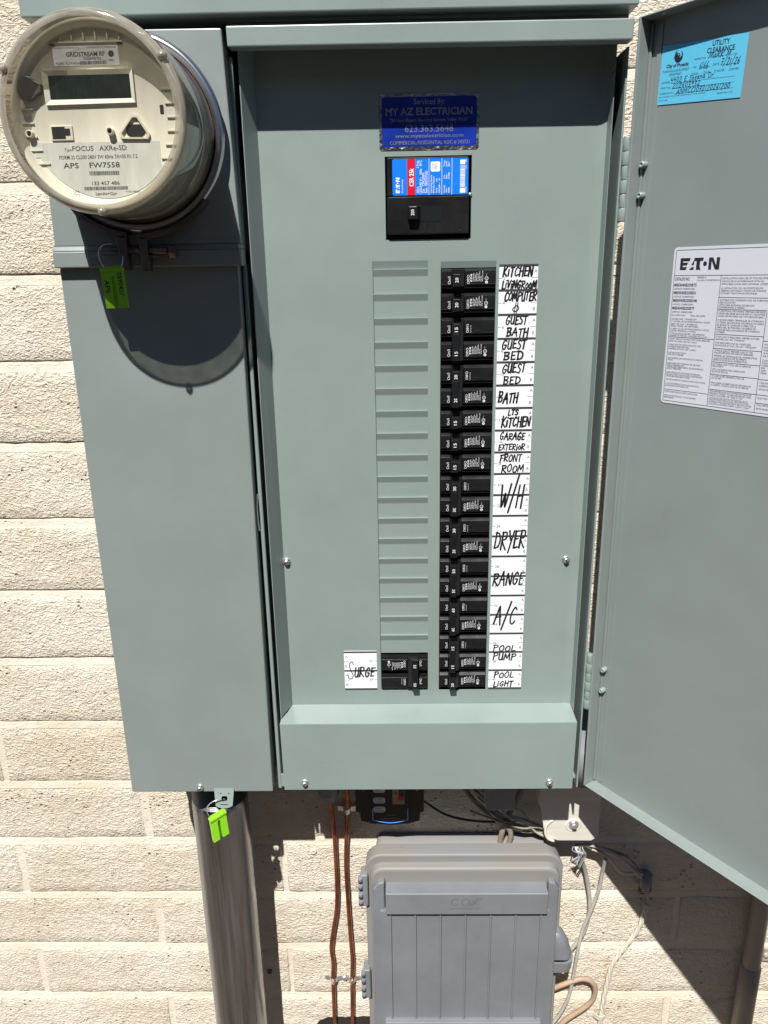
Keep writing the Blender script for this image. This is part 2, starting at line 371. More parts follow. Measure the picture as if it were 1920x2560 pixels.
def hand(mb, f, s, x, z, h, w, wd=0.035, m=0, shear=0.14, jit=0.08, hh=0.006, rise=0.0):
    tot = sum(HW[c][0]+0.14 for c in s); k = w/tot; cx_ = x
    for c in s:
        a, st = HW[c]; dz = random.uniform(-jit, jit)*h; sc = 1+random.uniform(-.06, .1)
        for q in st:
            pts = [((cx_ + px*k + (pz*h*shear)), z + dz + rise*(cx_-x) + pz*h*sc) for px, pz in q]
            mb.stroke(f, rounded(pts), wd*PEN*random.uniform(.85, 1.15), hh, m)
        cx_ += (a+0.14)*k

# ================================================================== THE GROUND AND THE BLOCK WALL
g = MB().box(-400, 400, -400, 30, -66, -64).build('ground', DIRT); g['kind'] = 'structure'
# unseen wall added behind the viewer to block the low sky and deepen shadows
g = MB().box(-400, 400, -160, -150, -64, 62).build('sky_blocker_wall', mat('sky_blocker_grey', (0.15, 0.135, 0.125), 0.9, var=0.1, bump=0.003, bscale=30)); g['kind'] = 'structure'

wall = thing('block_wall', (0, 4, -64), 'cream painted concrete block wall with rough split faces and tooled joints behind the panel', 'wall')
YW = 3.8; CH = 4.03; JH = 0.46
mbw = MB()
# mortar sheet, tooled concave band by band
mbw.box(-72, 72, YW+0.16, YW+8, -64, 28)
for r_ in range(-7, 16):
    zt = -r_*CH; rj = random.Random(40+r_); xs = [-62+2.0*i for i in range(55)]; pr_ = [(0.10, 0.03), (0.062, -0.05), (0.055, -0.17), (0.04, -0.33), (0.02, -0.49)]
    k0 = len(mbw.v)
    for x in xs:
        for dy, dz in pr_: mbw.v.append(V((x, YW+dy+rj.uniform(-.012, .012), zt+dz+rj.uniform(-.012, .012))))
    for i in range(len(xs)-1):
        for j in range(4): mbw.f.append([k0+i*5+j, k0+i*5+j+1, k0+(i+1)*5+j+1, k0+(i+1)*5+j]); mbw.m.append(0); mbw.sm.append(True)
    for q in range(-3, 5):                  # upright joints, a little hollow
        x = (-15.2 if r_ % 2 == 1 else -7.2)+16.0*q
        if -62 < x < 46: mbw.add([(x-.3, YW+.05, zt-.4), (x-.1, YW+.075, zt-.4), (x+.1, YW+.075, zt-.4), (x+.3, YW+.05, zt-.4), (x-.3, YW+.05, zt-CH-.05), (x-.1, YW+.09, zt-CH-.05), (x+.1, YW+.09, zt-CH-.05), (x+.3, YW+.05, zt-CH-.05)], [(0, 4, 5, 1), (1, 5, 6, 2), (2, 6, 7, 3)], 0, True)
mbw.build('mortar', MORTAR, wall)
def block_mesh(L, salt):
    rnd = random.Random(salt); bm = MB()
    nx = 27; nz = 8; x0 = .17; x1 = L-.17; z1 = -JH; z0 = -CH; c = .045
    def pos_(a, b_, i, n): return a if i == 0 else b_ if i == n-1 else a+.09 if i == 1 else b_-.09 if i == n-2 else a+(b_-a)*(i-1)/(n-3)
    def pt(i, j):
        x = pos_(x0, x1, i, nx); z = pos_(z0, z1, j, nz)
        edge = i in (0, nx-1) or j in (0, nz-1)
        return V((x+(rnd.uniform(-.04, .04)), (c if edge else 0)+rnd.uniform(-.012, .012), z+(rnd.uniform(-.035, .035) if j in (0, nz-1) else rnd.uniform(-.01, .01))))
    vs = [pt(i, j) for j in range(nz) for i in range(nx)]
    fs = [(j*nx+i, j*nx+i+1, (j+1)*nx+i+1, (j+1)*nx+i) for j in range(nz-1) for i in range(nx-1)]
    ring = [i for i in range(nx)]+[j*nx+nx-1 for j in range(1, nz)]+[(nz-1)*nx+i for i in range(nx-2, -1, -1)]+[j*nx for j in range(nz-2, 0, -1)]
    k = len(vs); vs += [V((vs[i].x, 0.3, vs[i].z)) for i in ring]
    for q in range(len(ring)):
        a, b = ring[q], ring[(q+1) % len(ring)]; fs.append((b, a, k+q, k+(q+1) % len(ring)))
    bm.add(vs, fs, 0, True); return bm
protos = []
for i in range(5):
    me_o = block_mesh(16.0, 100+i).build('block', BLOCK, wall); protos.append(me_o.data); bpy.data.objects.remove(me_o)
WL = ORIG['block_wall']
for r_ in range(-7, 16):
    zt = -r_*CH
    for q in range(-3, 4):
        x = (-15.2 if r_ % 2 == 1 else -7.2) + 16.0*q
        if x > 46 or x < -62: continue
        o = bpy.data.objects.new('block', protos[(r_*3+q*2) % 5]); COL.objects.link(o); o.parent = wall
        # the prototype was made relative to the wall's base, so only shift it
        o.location = V((x, YW+random.uniform(-.02, .05), zt))*U
        o.rotation_euler = (0, math.radians(random.uniform(-.06, .06)), 0)

# flat dark sheet painted as the shade in the ragged opening, nothing cut
hm = MB(); fw = Fr((0, YW-0.02, 0))
hp = [(-5.75, -47.0), (-5.6, -46.75), (-5.3, -46.62), (-5.0, -46.42), (-4.7, -46.47), (-4.4, -46.4), (-3.9, -46.46), (-3.5, -46.38), (-3.1, -46.44), (-2.7, -46.36), (-1.9, -46.42), (-1.7, -48.6), (-5.5, -48.6)]
hm.prism(hp, fw, -0.1, 0.012)
tag(hm.build('wall_opening_shade', HOLE_SHADE), 'ragged dark sheet painted as the shaded opening in the block wall where the copper wires enter', 'hole')

# ================================================================== THE ELECTRICAL PANEL
panel = thing('electrical_panel', (-2.4, 3.8, -24.9), 'large grey green outdoor meter and breaker panel with its door swung open', 'electrical panel')
F0 = Fr((0, 0, 0))
# trays behind the covers
b = MB()
b.box(-13.4, -6.55, -0.2, 3.75, -24.72, 8.9)                       # meter side
b.box(-6.2, 8.8, 3.5, 3.75, -24.8, 8.9)                             # back of breaker side
b.build('back_box', PAINTB, panel, 0.03)
MB().box(-6.28, -6.1, -1.02, 3.75, -25.1, 7.7).build('left_side_wall', PAINT, panel, 0.07, 3)
MB().box(8.76, 8.84, -1.02, 3.75, -25.1, 7.72).build('right_side_wall', PAINT, panel, 0.02)
MB().box(-6.1, 8.76, -0.7, 3.5, -24.8, -24.7).build('end_wall', PAINT, panel); MB().box(-6.1, 8.76, -0.9, 3.5, 8.5, 8.8).build('end_wall', PAINT, panel)
b = MB(); b.box(-6.05, 8.7, 1.4, 1.5, -24.6, 8.4); b.build('interior_shade_plate', DARKIN, panel)  # dark sheet puts the shade behind the gaps into its colour
hd = MB()
hd.hexa([(-13.52, -2.0, 8.86), (8.82, -2.0, 8.79), (8.82, 3.75, 8.79), (-13.52, 3.75, 8.86)], [(-13.52, -2.0, 11.4), (8.82, -2.0, 11.4), (8.82, 3.75, 12.2), (-13.52, 3.75, 12.2)])
hd.build('hood', PAINT, panel, 0.05)
MB().hexa([(-6.1, -1.8, 7.82), (8.74, -1.8, 7.74), (8.74, -1.15, 7.74), (-6.1, -1.15, 7.82)], [(-6.12, -1.8, 8.5), (8.76, -1.8, 8.44), (8.76, -1.15, 8.44), (-6.12, -1.15, 8.5)]).build('top_lip', PAINT, panel, 0.05)

# meter side covers
b = MB()
b.hexa([(-13.56, -1.72, 1.0), (-6.12, -1.72, 1.0), (-6.12, -0.25, 1.0), (-13.56, -0.25, 1.0)], [(-13.42, -1.72, 8.52), (-6.3, -1.72, 8.46), (-6.3, -0.25, 8.46), (-13.42, -0.25, 8.52)])
# the folded ridge along its lower edge
b.hexa([(-13.64, -1.86, 0.2), (-6.1, -1.86, 0.17), (-6.1, -0.3, 0.17), (-13.64, -0.3, 0.2)], [(-13.64, -1.86, 0.82), (-6.1, -1.86, 0.8), (-6.1, -0.3, 0.8), (-13.64, -0.3, 0.82)])
b.hexa([(-13.64, -1.86, 0.82), (-6.1, -1.86, 0.8), (-6.1, -0.3, 0.8), (-13.64, -0.3, 0.82)], [(-13.57, -1.73, 1.02), (-6.12, -1.73, 1.01), (-6.12, -0.3, 1.01), (-13.57, -0.3, 1.02)])
mc = b.build('meter_cover', PAINTB, panel, 0.05)
lc = MB().hexa([(-13.58, -1.5, -24.9), (-6.47, -1.5, -24.9), (-6.47, -0.25, -24.9), (-13.58, -0.25, -24.9)], [(-13.58, -1.5, 0.5), (-6.33, -1.5, 0.5), (-6.33, -0.25, 0.5), (-13.58, -0.25, 0.5)]).build('lower_cover', PAINTB, panel, 0.06, 3)

def screw(parent, x, y, z, r=0.17, ang=30, name='screw'):
    m = MB(); f = Fr((x, y, z))
    m.lathe([(r*1.25, y-0.0), (r*1.3, y-0.03), (r*0.95, y-0.05)], (x, z), n=20)
    hexp = [(r*0.92*math.cos(math.radians(60*i+ang)), r*0.92*math.sin(math.radians(60*i+ang))) for i in range(6)]
    m.prism(hexp, f, 0.04, 0.16)
    m.lathe([(r*0.8, y-0.16), (r*0.7, y-0.19), (0.001, y-0.20)], (x, z), n=18)
    a = math.radians(ang); d = V((math.cos(a), math.sin(a)))*r*0.72
    m.line(f, -d.x, -d.y, d.x, d.y, 0.05, 0.205, 1)
    return m.build(name, [ZINC, DARKP], parent)
screw(lc, -10.12, -1.5, -24.62, 0.15, 10)
# hasp on the side of the lower cover
m = MB(); ring = [(-6.33+0.02*math.cos(t), -0.95+0.22*math.cos(t), -10.4+0.85*math.sin(t)) for t in [i*2*math.pi/28 for i in range(28)]]
m.tube(ring, 0.055, 8, closed=True); m.build('latch_ring', ZINC, panel)

# sealing tab with its hole, folded out from the foot of the lower cover
ft = Fr((-8.92, -1.5, -24.68), (1, 0, 0), V((0, -0.30, -0.92)).normalized(), V((0, -0.92, 0.30)).normalized())
m = MB(); n_ = 18; cxh, czh, rh = 0.02, 0.5, 0.16
outer = [(-.5, 0), (.5, 0), (.46, .5), (.42, .88), (.25, .96), (0, 1.0), (-.25, .96), (-.42, .88), (-.46, .5)]
def ringpt(p):
    d = V((p[0]-cxh, p[1]-czh)); d.normalize(); return (cxh+d.x*rh, czh+d.y*rh)
for i in range(len(outer)):
    p, q = outer[i], outer[(i+1) % len(outer)]; pi, qi = ringpt(p), ringpt(q)
    for h0 in (0.03, 0.0): m.add([ft(*p, h0), ft(*q, h0), ft(*qi, h0), ft(*pi, h0)], [(0, 1, 2, 3)])
    m.add([ft(*p, 0), ft(*q, 0), ft(*q, .03), ft(*p, .03)], [(0, 1, 2, 3)])
m.disc(ft, -.17, .25, .035, .034, 1, 8); m.disc(ft, .24, .25, .035, .034, 1, 8); m.fbox(ft, -.2, .2, .79, .83, .03, .036, 1)
m.build('seal_tab', [PAINT, DARKP], lc)

# dead front with its three openings
def plate(mb, x0, x1, z0, z1, holes, y, th):
    xs = sorted({x0, x1, *[h for q in holes for h in q[:2]]}); zs = sorted({z0, z1, *[h for q in holes for h in q[2:]]})
    for a, b_ in zip(xs, xs[1:]):
        for c, d in zip(zs, zs[1:]):
            mx_, mz = (a+b_)/2, (c+d)/2
            if any(q[0] < mx_ < q[1] and q[2] < mz < q[3] for q in holes): continue
            mb.add([(a, y, c), (b_, y, c), (b_, y, d), (a, y, d)], [(0, 1, 2, 3)])
    for q in holes:
        x0_, x1_, z0_, z1_ = q
        for p in (((x0_, z0_), (x1_, z0_)), ((x1_, z0_), (x1_, z1_)), ((x1_, z1_), (x0_, z1_)), ((x0_, z1_), (x0_, z0_))):
            (a, c), (b_, d) = p; mb.add([(a, y, c), (b_, y, d), (b_, y+th, d), (a, y+th, c)], [(0, 1, 2, 3)])
df = MB()
HM = (-0.4, 3.11, 1.09, 4.255); HL = (-0.98, 1.34, -20.05, 0.26); HR = (1.88, 4.2, -20.11, 0.205)
plate(df, -5.47, 8.05, -20.85, 8.4, [HM, HL, HR], 0.0, 0.07)
# side flanges, rounded fold on the right
df.add([(-5.47, 0, -20.86), (-5.47, 0, 8.4), (-5.86, -1.0, 8.4), (-5.9, -1.0, -21.0)], [(0, 1, 2, 3)])
df.add([(-5.86, -1.0, 8.4), (-5.9, -1.0, -21.0), (-5.93, -1.0, -21.0), (-5.89, -1.0, 8.4)], [(0, 1, 2, 3)])
df.add([(8.05, 0, -20.85), (8.22, -0.025, -20.85), (8.42, -0.09, -20.85), (8.42, -0.09, 8.4), (8.22, -0.025, 8.4), (8.05, 0, 8.4)], [(0, 1, 4, 5), (1, 2, 3, 4)])
df.add([(8.42, -0.09, -20.86), (8.46, -0.62, -20.95), (8.46, -0.62, 8.4), (8.42, -0.09, 8.4)], [(0, 1, 2, 3)])
df.add([(8.46, -0.62, -20.95), (8.485, -0.62, -20.95), (8.485, -0.62, 8.4), (8.46, -0.62, 8.4)], [(0, 1, 2, 3)])
dfo = df.build('dead_front', PAINT, panel)
screw(dfo, -5.33, 0, -13.15, 0.15, 8); screw(dfo, 7.82, 0, -13.2, 0.15, 95)
def slope_strip(x0, x1, z0, z1, y1):
    return MB().add([(x0, 0.0, z1), (x1, 0.0, z1), (x1, y1, z0), (x0, y1, z0), (x0, y1+.02, z0), (x1, y1+.02, z0), (x1, .02, z1), (x0, .02, z1)], [(0, 3, 2, 1), (3, 4, 5, 2), (4, 7, 6, 5), (0, 1, 6, 7)])
slope_strip(1.88, 4.2, -0.06, 0.205, 0.075).build('filler_strip', PAINT, panel)
slope_strip(-0.965, 1.34, -0.055, 0.26, 0.085).build('filler_strip', PAINT, panel)
# eighteen blank plates still in the left column: ledge, sloping fold, flat field
m = MB(); xa, xb = 0.045, 2.35
pk = [(0.08, 0.0), (-0.012, -0.004), (-0.015, -0.03), (0.072, -0.30), (0.076, -0.33), (0.08, -0.998)]
m.add([(x, y, z) for x in (xa, xb) for y, z in pk]+[(xa, .09, 0), (xb, .09, 0), (xa, .09, -.998), (xb, .09, -.998)], [(i, i+1, i+7, i+6) for i in range(5)]+[(0, 1, 2, 3, 4, 5, 14, 12), (6, 13, 15, 11, 10, 9, 8, 7)])
kp = m.build('blank_plate', PAINT, None); kp.data.transform(Matrix.Translation((0, 0, 0)))
kmesh = kp.data; bpy.data.objects.remove(kp)
for k in range(18):
    o = bpy.data.objects.new('blank_plate', kmesh); COL.objects.link(o); o.parent = panel
    o.location = (V((-1.01, 0.0, -0.055-0.9995*k))-ORIG['electrical_panel'])*U
# wiring trough cover
m = MB()
m.hexa([(-5.9, -1.42, -24.87), (8.46, -1.42, -24.87), (8.46, -0.5, -24.87), (-5.9, -0.5, -24.87)], [(-5.93, -1.42, -21.1), (8.49, -1.42, -21.1), (8.49, -0.5, -21.02), (-5.93, -0.5, -21.02)])
m.hexa([(-5.9, -1.42, -21.1), (8.49, -1.42, -21.1), (8.42, 0.0, -20.95), (-5.5, 0.0, -20.95)], [(-5.93, -1.42, -21.07), (8.49, -1.42, -21.07), (8.42, 0.0, -20.85), (-5.47, 0.0, -20.85)])
m.box(-6.08, -5.88, -1.2, -1.12, -24.82, -24.1)
tc_ = m.build('trough_cover', PAINT, panel, 0.035)
screw(tc_, -4.87, -1.42, -24.44, 0.15, 45); screw(tc_, 7.31, -1.42, -24.49, 0.15, 55)

# hinges on the right side
def hinge(z0, z1):
    h = MB(); h.box(8.84, 8.95, -1.0, -0.9, z0, z1)
    h.add([(8.95+.16*math.sin(a), -1.22-.16*math.cos(a), z) for z in (z0, z1) for a in [math.radians(12*i) for i in range(0, 6)]]+[(9.32, -1.30, z0), (9.32, -1.30, z1), (9.32, -1.24, z0), (9.32, -1.24, z1)],
          [(i, i+1, i+7, i+6) for i in range(5)]+[(5, 12, 13, 11)], 0, True)
    ho = h.build('hinge', PAINT, panel)
    n = 6; L_ = (z1-z0)/n
    for i in range(n):
        k = MB(); r0 = .172 if i % 2 == 0 else .155
        k.lathe([(0.001, z0+i*L_+.015), (r0, z0+i*L_+.015), (r0, z0+(i+1)*L_-.015), (.001, z0+(i+1)*L_-.015)], (8.96, -1.22), 'z', 20)
        if i % 2 == 1: k.fbox(Fr((0, -1.22, 0)), 9.0, 9.16, z0+i*L_+.015, z0+(i+1)*L_-.015, .10, .125)
        k.build('knuckle', PAINT, ho, .01)
hinge(1.55, 4.6); hinge(-20.4, -17.5)

# the open door
hx, hy = 9.05, -1.5
uD = V((.5953, -.8035, 0)); nD = V((-.8035, -.5953, 0)); DD = 0.68
fD = Fr(V((hx, hy, 0))-nD*DD, uD, (0, 0, 1), nD)
door = None
m = MB(); DW = 14.7; ZT, ZB = 8.5, -24.6
m.fbox(fD, -0.02, DW+.03, ZB-.03, ZT+.03, -0.055, 0.0)
m.fbox(fD, -0.1, 0.0, ZB-.05, ZT+.05, -0.06, DD)                 # hinge side flange
m.fbox(fD, DW, DW+.06, ZB, ZT, -0.06, DD)
m.prism([(0, ZT), (DW, ZT), (DW, ZT+.05), (0, ZT+.05)], fD, -0.06, DD)
m.prism([(0, ZB-.05), (DW, ZB-.05), (DW, ZB), (0, ZB)], fD, -0.06, DD)
door = m.build('door', PAINTB, panel, 0.03)
m = MB(); m.prism([(.02, ZB+.1), (.12, ZB+.1), (.12, ZT-.1), (.02, ZT-.1)], fD, 0.004, 0.10)
m.prism([(.32, ZB+.15), (.52, ZB+.15), (.52, ZT-.15), (.32, ZT-.15)], fD, 0.004, 0.035)
m.build('stiffener', PAINTB, door, 0.03, 3)
for z in (3.6, 2.5, -18.3, -19.4):
    m = MB(); c = fD(0.18, z, 0); f = Fr(c, uD, (0, 0, 1), nD)
    pr = [(.13, .0), (.13, .22), (.10, .27), (.07, .28), (.06, .25), (.001, .25)]; n = 14; vs = []; fs = []
    for r, h in pr:
        for i in range(n): vs.append(f(r*math.cos(2*math.pi*i/n), r*math.sin(2*math.pi*i/n), h))
    for j in range(len(pr)-1):
        for i in range(n): fs.append((j*n+i, j*n+(i+1) % n, (j+1)*n+(i+1) % n, (j+1)*n+i))
    m.add(vs, fs, 0, True); m.build('rivet', PAINT, door)
m = MB(); m.lathe([(0.001, 0), (0.09, 0)], (0, 0), n=8)
fT = Fr(fD(0.75, ZT, 0.38), uD, nD, (0, 0, -1)); mm = MB(); mm.disc(fT, 0, 0, 0.07, 0.006, 0, 12); mm.build('drain_hole_daylight', LABELW, door)  # white disc paints the daylight showing through the hole

# ================================================================== STICKERS ON THE DOOR
fL = Fr(fD(0, 0, 0.008), uD, (0, 0, 1), nD)
lab = thing('data_label', fL(1.8, -5.4), 'white printed data label with bold black maker name inside the open door', 'label')
LX0, LX1, LZ0, LZ1 = 1.83, 10.2, -5.4, 0.53
rc = 0.14
def rrect(x0, x1, z0, z1, r, n=4):
    out = []
    for cx_, cz_, a0 in ((x1-r, z0+r, -90), (x1-r, z1-r, 0), (x0+r, z1-r, 90), (x0+r, z0+r, 180)):
        for i in range(n+1):
            a = math.radians(a0+90*i/n); out.append((cx_+r*math.cos(a), cz_+r*math.sin(a)))
    return out
MB().prism(rrect(LX0, LX1, LZ0, LZ1, rc), fL, 0, 0.012).build('sheet', STICKER, lab)
m = MB(); hh = 0.016
def ln(x0, z0, x1, z1, wd=0.018): m.line(fL, x0, z0, x1, z1, wd, hh, 0)
ln(1.93, .42, 10.1, .42); ln(1.93, -5.3, 10.1, -5.3); ln(1.93, .42, 1.93, -5.3); ln(10.1, .42, 10.1, -5.3)
ln(1.93, -.5, 10.1, -.5); ln(3.88, -.5, 3.88, -5.3); ln(5.76, -1.72, 5.76, -5.3); ln(1.93, -2.8, 3.88, -2.8); ln(1.93, -4.85, 3.88, -4.85)
for z in (-1.28, -1.7, -2.6, -3.12, -3.62, -4.08, -4.65): ln(3.88, z, 5.76, z)
for z in (-2.75, -4.1, -4.65, -4.95): ln(5.76, z, 10.1, z)
m.build('ruled_lines', BLACKINK, lab)
def eaton(mb, f, x, z, w_, h_, mi, mbg, hh, rot=0):
    ca, sa = math.cos(math.radians(rot)), math.sin(math.radians(rot))
    g_ = Fr(f(x, z, 0), (f.ux*ca+f.uz*sa), (f.uz*ca-f.ux*sa), f.n)
    kx, kz = w_/100, h_/30; P = lambda pts: [(a*kx, b_*kz) for a, b_ in pts]
    def poly(pts, m_, d=0): mb.add([g_(a, b_, hh+d) for a, b_ in P(pts)], [tuple(range(len(pts)))], m_)
    def qd(a, b_, c, d, m_, e=0): poly([a, b_, c, d], m_, e)
    qd((0, 0), (7, 0), (7, 30), (0, 30), mi); qd((7, 22), (24, 22), (26, 30), (7, 30), mi); qd((7, 11.5), (18, 11.5), (20, 18.5), (7, 18.5), mi); qd((7, 0), (16, 0), (18, 7.5), (7, 7.5), mi)
    qd((24, 0), (31, 7), (36, 7), (36, 0), mi); poly([(29, 12), (36, 12), (36, 26)], mi)
    qd((36, 22), (58, 22), (60, 30), (36, 30), mi); qd((42, 0), (50, 0), (50, 22), (42, 22), mi); poly([(50, 0), (54, 0), (51, 8), (51, 22), (50, 22)], mi)
    n = 16; mb.add([g_((64+4.8*math.cos(2*math.pi*i/n))*kx, (15+6.0*math.sin(2*math.pi*i/n))*kz, hh) for i in range(n)], [tuple(range(n))], mi)
    qd((73, 0), (80, 0), (80, 30), (73, 30), mi); qd((80, 30), (83, 30), (93, 8), (93, 0), mi); qd((80, 30), (93, 0), (90, 0), (80, 22), mi); qd((92, 0), (100, 0), (100, 30), (92, 30), mi)
m = MB(); eaton(m, fL, 2.14, -0.30, 1.62, 0.43, 0, 0, 0.016); m.build('maker_name', BLACKINK, lab)
m = MB()
def T(s, x, z, h, w_=None, b_=0.0): txt(m, fL, s, x, z, h, w_, 0, bold=b_, hh=0.016)
T('CATALOG NO.', 1.97, -.68, .11, .65, .02); T('SERIES A', 2.93, -.6, .055, .36); T('SIN ANILLO DE RETENCION', 2.93, -.70, .055, .92)
z = -.9
for s, wd in (('MBE4040B200BTS', .95), ('MBE4040B200BSH', .95), ('MBE4040B200BSHM', 1.02), ('MBE4040B200BTF', .95)):
    T(s, 1.97, z, .105, wd, .02); T('SURFACE  SOBREPONER', 1.98, z-.12, .058, .88); z -= .285
for s, zz, wd in (('200 AMPS MAX.', -2.0, .6), ('120/240 VAC 1 PHASE-3W', -2.14, 1.1), ('V~120/240, 60 HZ MONOFASICA-3 HILOS', -2.23, 1.65), ('208Y/120 VAC 1 PHASE-3W', -2.33, 1.15), ('(FROM 3 PHASE - 4W NETWORK)', -2.41, 1.2), ('V~208Y/120, 60 HZ MONOFASICA-3 HILOS', -2.51, 1.65), ('(DE RED TRIFASICA A 4 HILOS)', -2.59, 1.1), ('TYPE 3R ENCLOSURE - RAINPROOF', -2.69, 1.5), ('GABINETTE TIPO 3R - A PRUEBA DE LLUVIA', -2.77, 1.6),
                  ('SHORT CIRCUIT RATING WITH MAIN BREAKER:', -2.9, 1.75), ('(RMS SYM AMPS, 240 VAC MAX.)', -2.99, 1.2), ('CAPACIDAD DE CORTO CIRCUITO CON', -3.12, 1.4), ('INTERRUPTOR PRINCIPAL', -3.2, .9), ('(AMPERES SIM RCM, 240 V~MAX.)', -3.28, 1.2), ('10,000 AMPS WITH TYPE BW', -3.43, .8), ('MAIN CIRCUIT BREAKER.', -3.5, .7),
                  ('10,000 AMPERIOS CON CORTACIRCUITOS PRINCIPAL', -3.64, 1.55), ('TIPO BW.', -3.71, .25), ('22,000 AMPS WITH TYPE BWH OR CSR MAIN', -3.84, 1.45), ('CIRCUIT BREAKER AND', -3.91, .75), ('TYPE BR, BRAF, BRDN, BRWH, OR GFCB BRANCH', -3.98, 1.6), ('CIRCUIT BREAKERS.', -4.05, .65), ('22,000 AMPERIOS CON CORTACIRCUITOS PRINCIPAL', -4.2, 1.5), ('TIPO BWH O CSR Y CORTACIRCUITOS DE BIFURCACION', -4.28, 1.6), ('TIPO BR, BRAF, BRDN BRWH O GFCB.', -4.35, 1.05), ('WATTHOUR METER NOT INCLUDED IN SHORT CIRCUIT RATING.', -4.48, 1.75), ('EL VATIOHORIMETRO NO ESTA INCLUIDO EN LA', -4.64, 1.5), ('CAPACIDAD DE CORTOCIRCUITO.', -4.72, 1.05), ('METER SOCKET RATED 170 AMPS CONTINUOUS', -4.96, 1.45), ('MODULOS DE MEDICION, 170 A EN REGIMEN', -5.12, 1.4), ('PERMANENTE.', -5.2, .45)):
    T(s, 1.97, zz, .06, wd)
T('MAX. 200 AMPS', 2.8, -2.0, .06, .6)
for s, zz, wd in (('INSTALLATION AND USE OF THIS EQUIPMENT', -.64, 1.85), ('SHOULD BE IN ACCORDANCE WITH ALL', -.74, 1.6), ('APPLICABLE LOCAL AND NATIONAL CODES.', -.84, 1.75), ('LA INSTALACION Y EL USO DE ESTE EQUIPO', -.98, 1.6), ('DEBERAN AJUSTARSE A TODOS LOS CODIGOS', -1.07, 1.7), ('LOCALES Y NACIONALES APLICABLES.', -1.16, 1.4), ('SUITABLE FOR UNDERGROUND OR OVERHEAD', -1.4, 1.85), ('SERVICE ENTRY.', -1.49, .65), ('APTO PARA ENTRADAS DE SERVICIO', -1.58, 1.35), ('SUBTERRANEAS O AEREAS.', -1.66, 1.0), ('IF ADDITIONAL GROUNDING TERMINALS ARE REQD,', -1.79, 1.8), ('ORDER GBK SERIES GROUND BAR KIT. MOUNTING', -1.88, 1.78), ('HOLES ARE PROVIDED FOR TWO GROUND BARS.', -1.97, 1.75),
                  ('SI SE REQUIEREN TERMINALES DE CONEXION', -2.11, 1.75), ('A TIERRA ADICIONALES, ENCARGUE UN JUEGO', -2.2, 1.78), ('DE BARRA DE CONEXION A TIERRA DE LA', -2.29, 1.5), ('SERIE GBK. SE PROVEEN AGUJEROS DE', -2.38, 1.5), ('MONTAJE PARA DOS BARRAS DE CONEXION', -2.47, 1.65), ('A TIERRA.', -2.55, .35), ('IF 5TH JAW IS REQUIRED, ORDER CUTLER-', -2.72, 1.7), ('HAMMER CAT. NO. 1MM5JXOP.', -2.81, 1.15), ('SI SE REQUIERE UNA 5A. MORDAZA', -2.94, 1.4), ('ENCARGAR EL NUM. DE CAT. 1MM5JXOP', -3.03, 1.6), ('TORQUE CIRCUIT BREAKER LUGS TO THE', -3.22, 1.5), ('VALUES SPECIFIED ON CIRCUIT BREAKERS.', -3.3, 1.55), ('APRIETE LAS TERMINALES DEL INTERRUPTOR', -3.41, 1.7), ('A LOS VALORES DE PAR DE APRIETE', -3.49, 1.3), ('ESPECIFICADOS EN EL INTERRUPTOR.', -3.57, 1.35),
                  ('SUITABLE ONLY FOR USE AS SERVICE', -3.72, 1.5), ('EQUIPMENT', -3.8, .45), ('APTO UNICAMENTE PARA USARSE COMO', -3.92, 1.3), ('EQUIPO DE SERVICIO.', -4.0, .65), ('TO CLOSE UNUSED OPENINGS IN COVER, USE', -4.17, 1.3), ('CAT. NO. BRFP', -4.25, .4), ('PARA CUBRIR LAS ABERTURAS NO EMPLEADAS EN', -4.42, 1.6), ('LA CUBIERTA, UTILIZAR EL NUM. DE CAT. BRFP DE', -4.5, 1.5), ('MAIN BREAKER HANDLE IN MID-POSITION INDICATES', -4.74, 1.65), ('BREAKER IS TRIPPED.  TO RESTORE SERVICE, MOVE', -4.82, 1.65), ('HANDLE TO EXTREME "OFF", THEN TO "ON".', -4.9, 1.35), ('LA PALANCA DEL DISYUNTOR PRINCIPAL EN LA', -4.99, 1.55), ('POSICION MEDIA, INDICA QUE EL DISYUNTOR SE HA', -5.06, 1.6), ('DISPARADO. PARA RESTABLECER EL SERVICIO, MOVER', -5.14, 1.7), ('LA PALANCA AL EXTREMO <<OFF>>, LUEGO A <<ON>>.', -5.22, 1.65)):
    T(s, 3.93, zz, .06, wd)
for s, zz in (('WHEN A', -2.9), ('HOLES', -3.0), ('WIRES', -3.1), ('14 IN', -3.2), ('OR M', -3.3), ('CUANDO', -3.45), ('CUALQ', -3.54), ('PUEDE', -3.63), ('DEL', -3.72), ('SON', -3.81), ('PARA', -3.9), ('THIS PANEL', -4.25), ('JURISDIC', -4.35), ('APTO PAR', -4.48), ('FOR TOP FE', -4.8), ('THIS METER', -5.05), ('ESTE PANEL', -5.18)):
    T(s, 5.82, zz, .062)
m.build('printed_text', BLACKINK, lab)

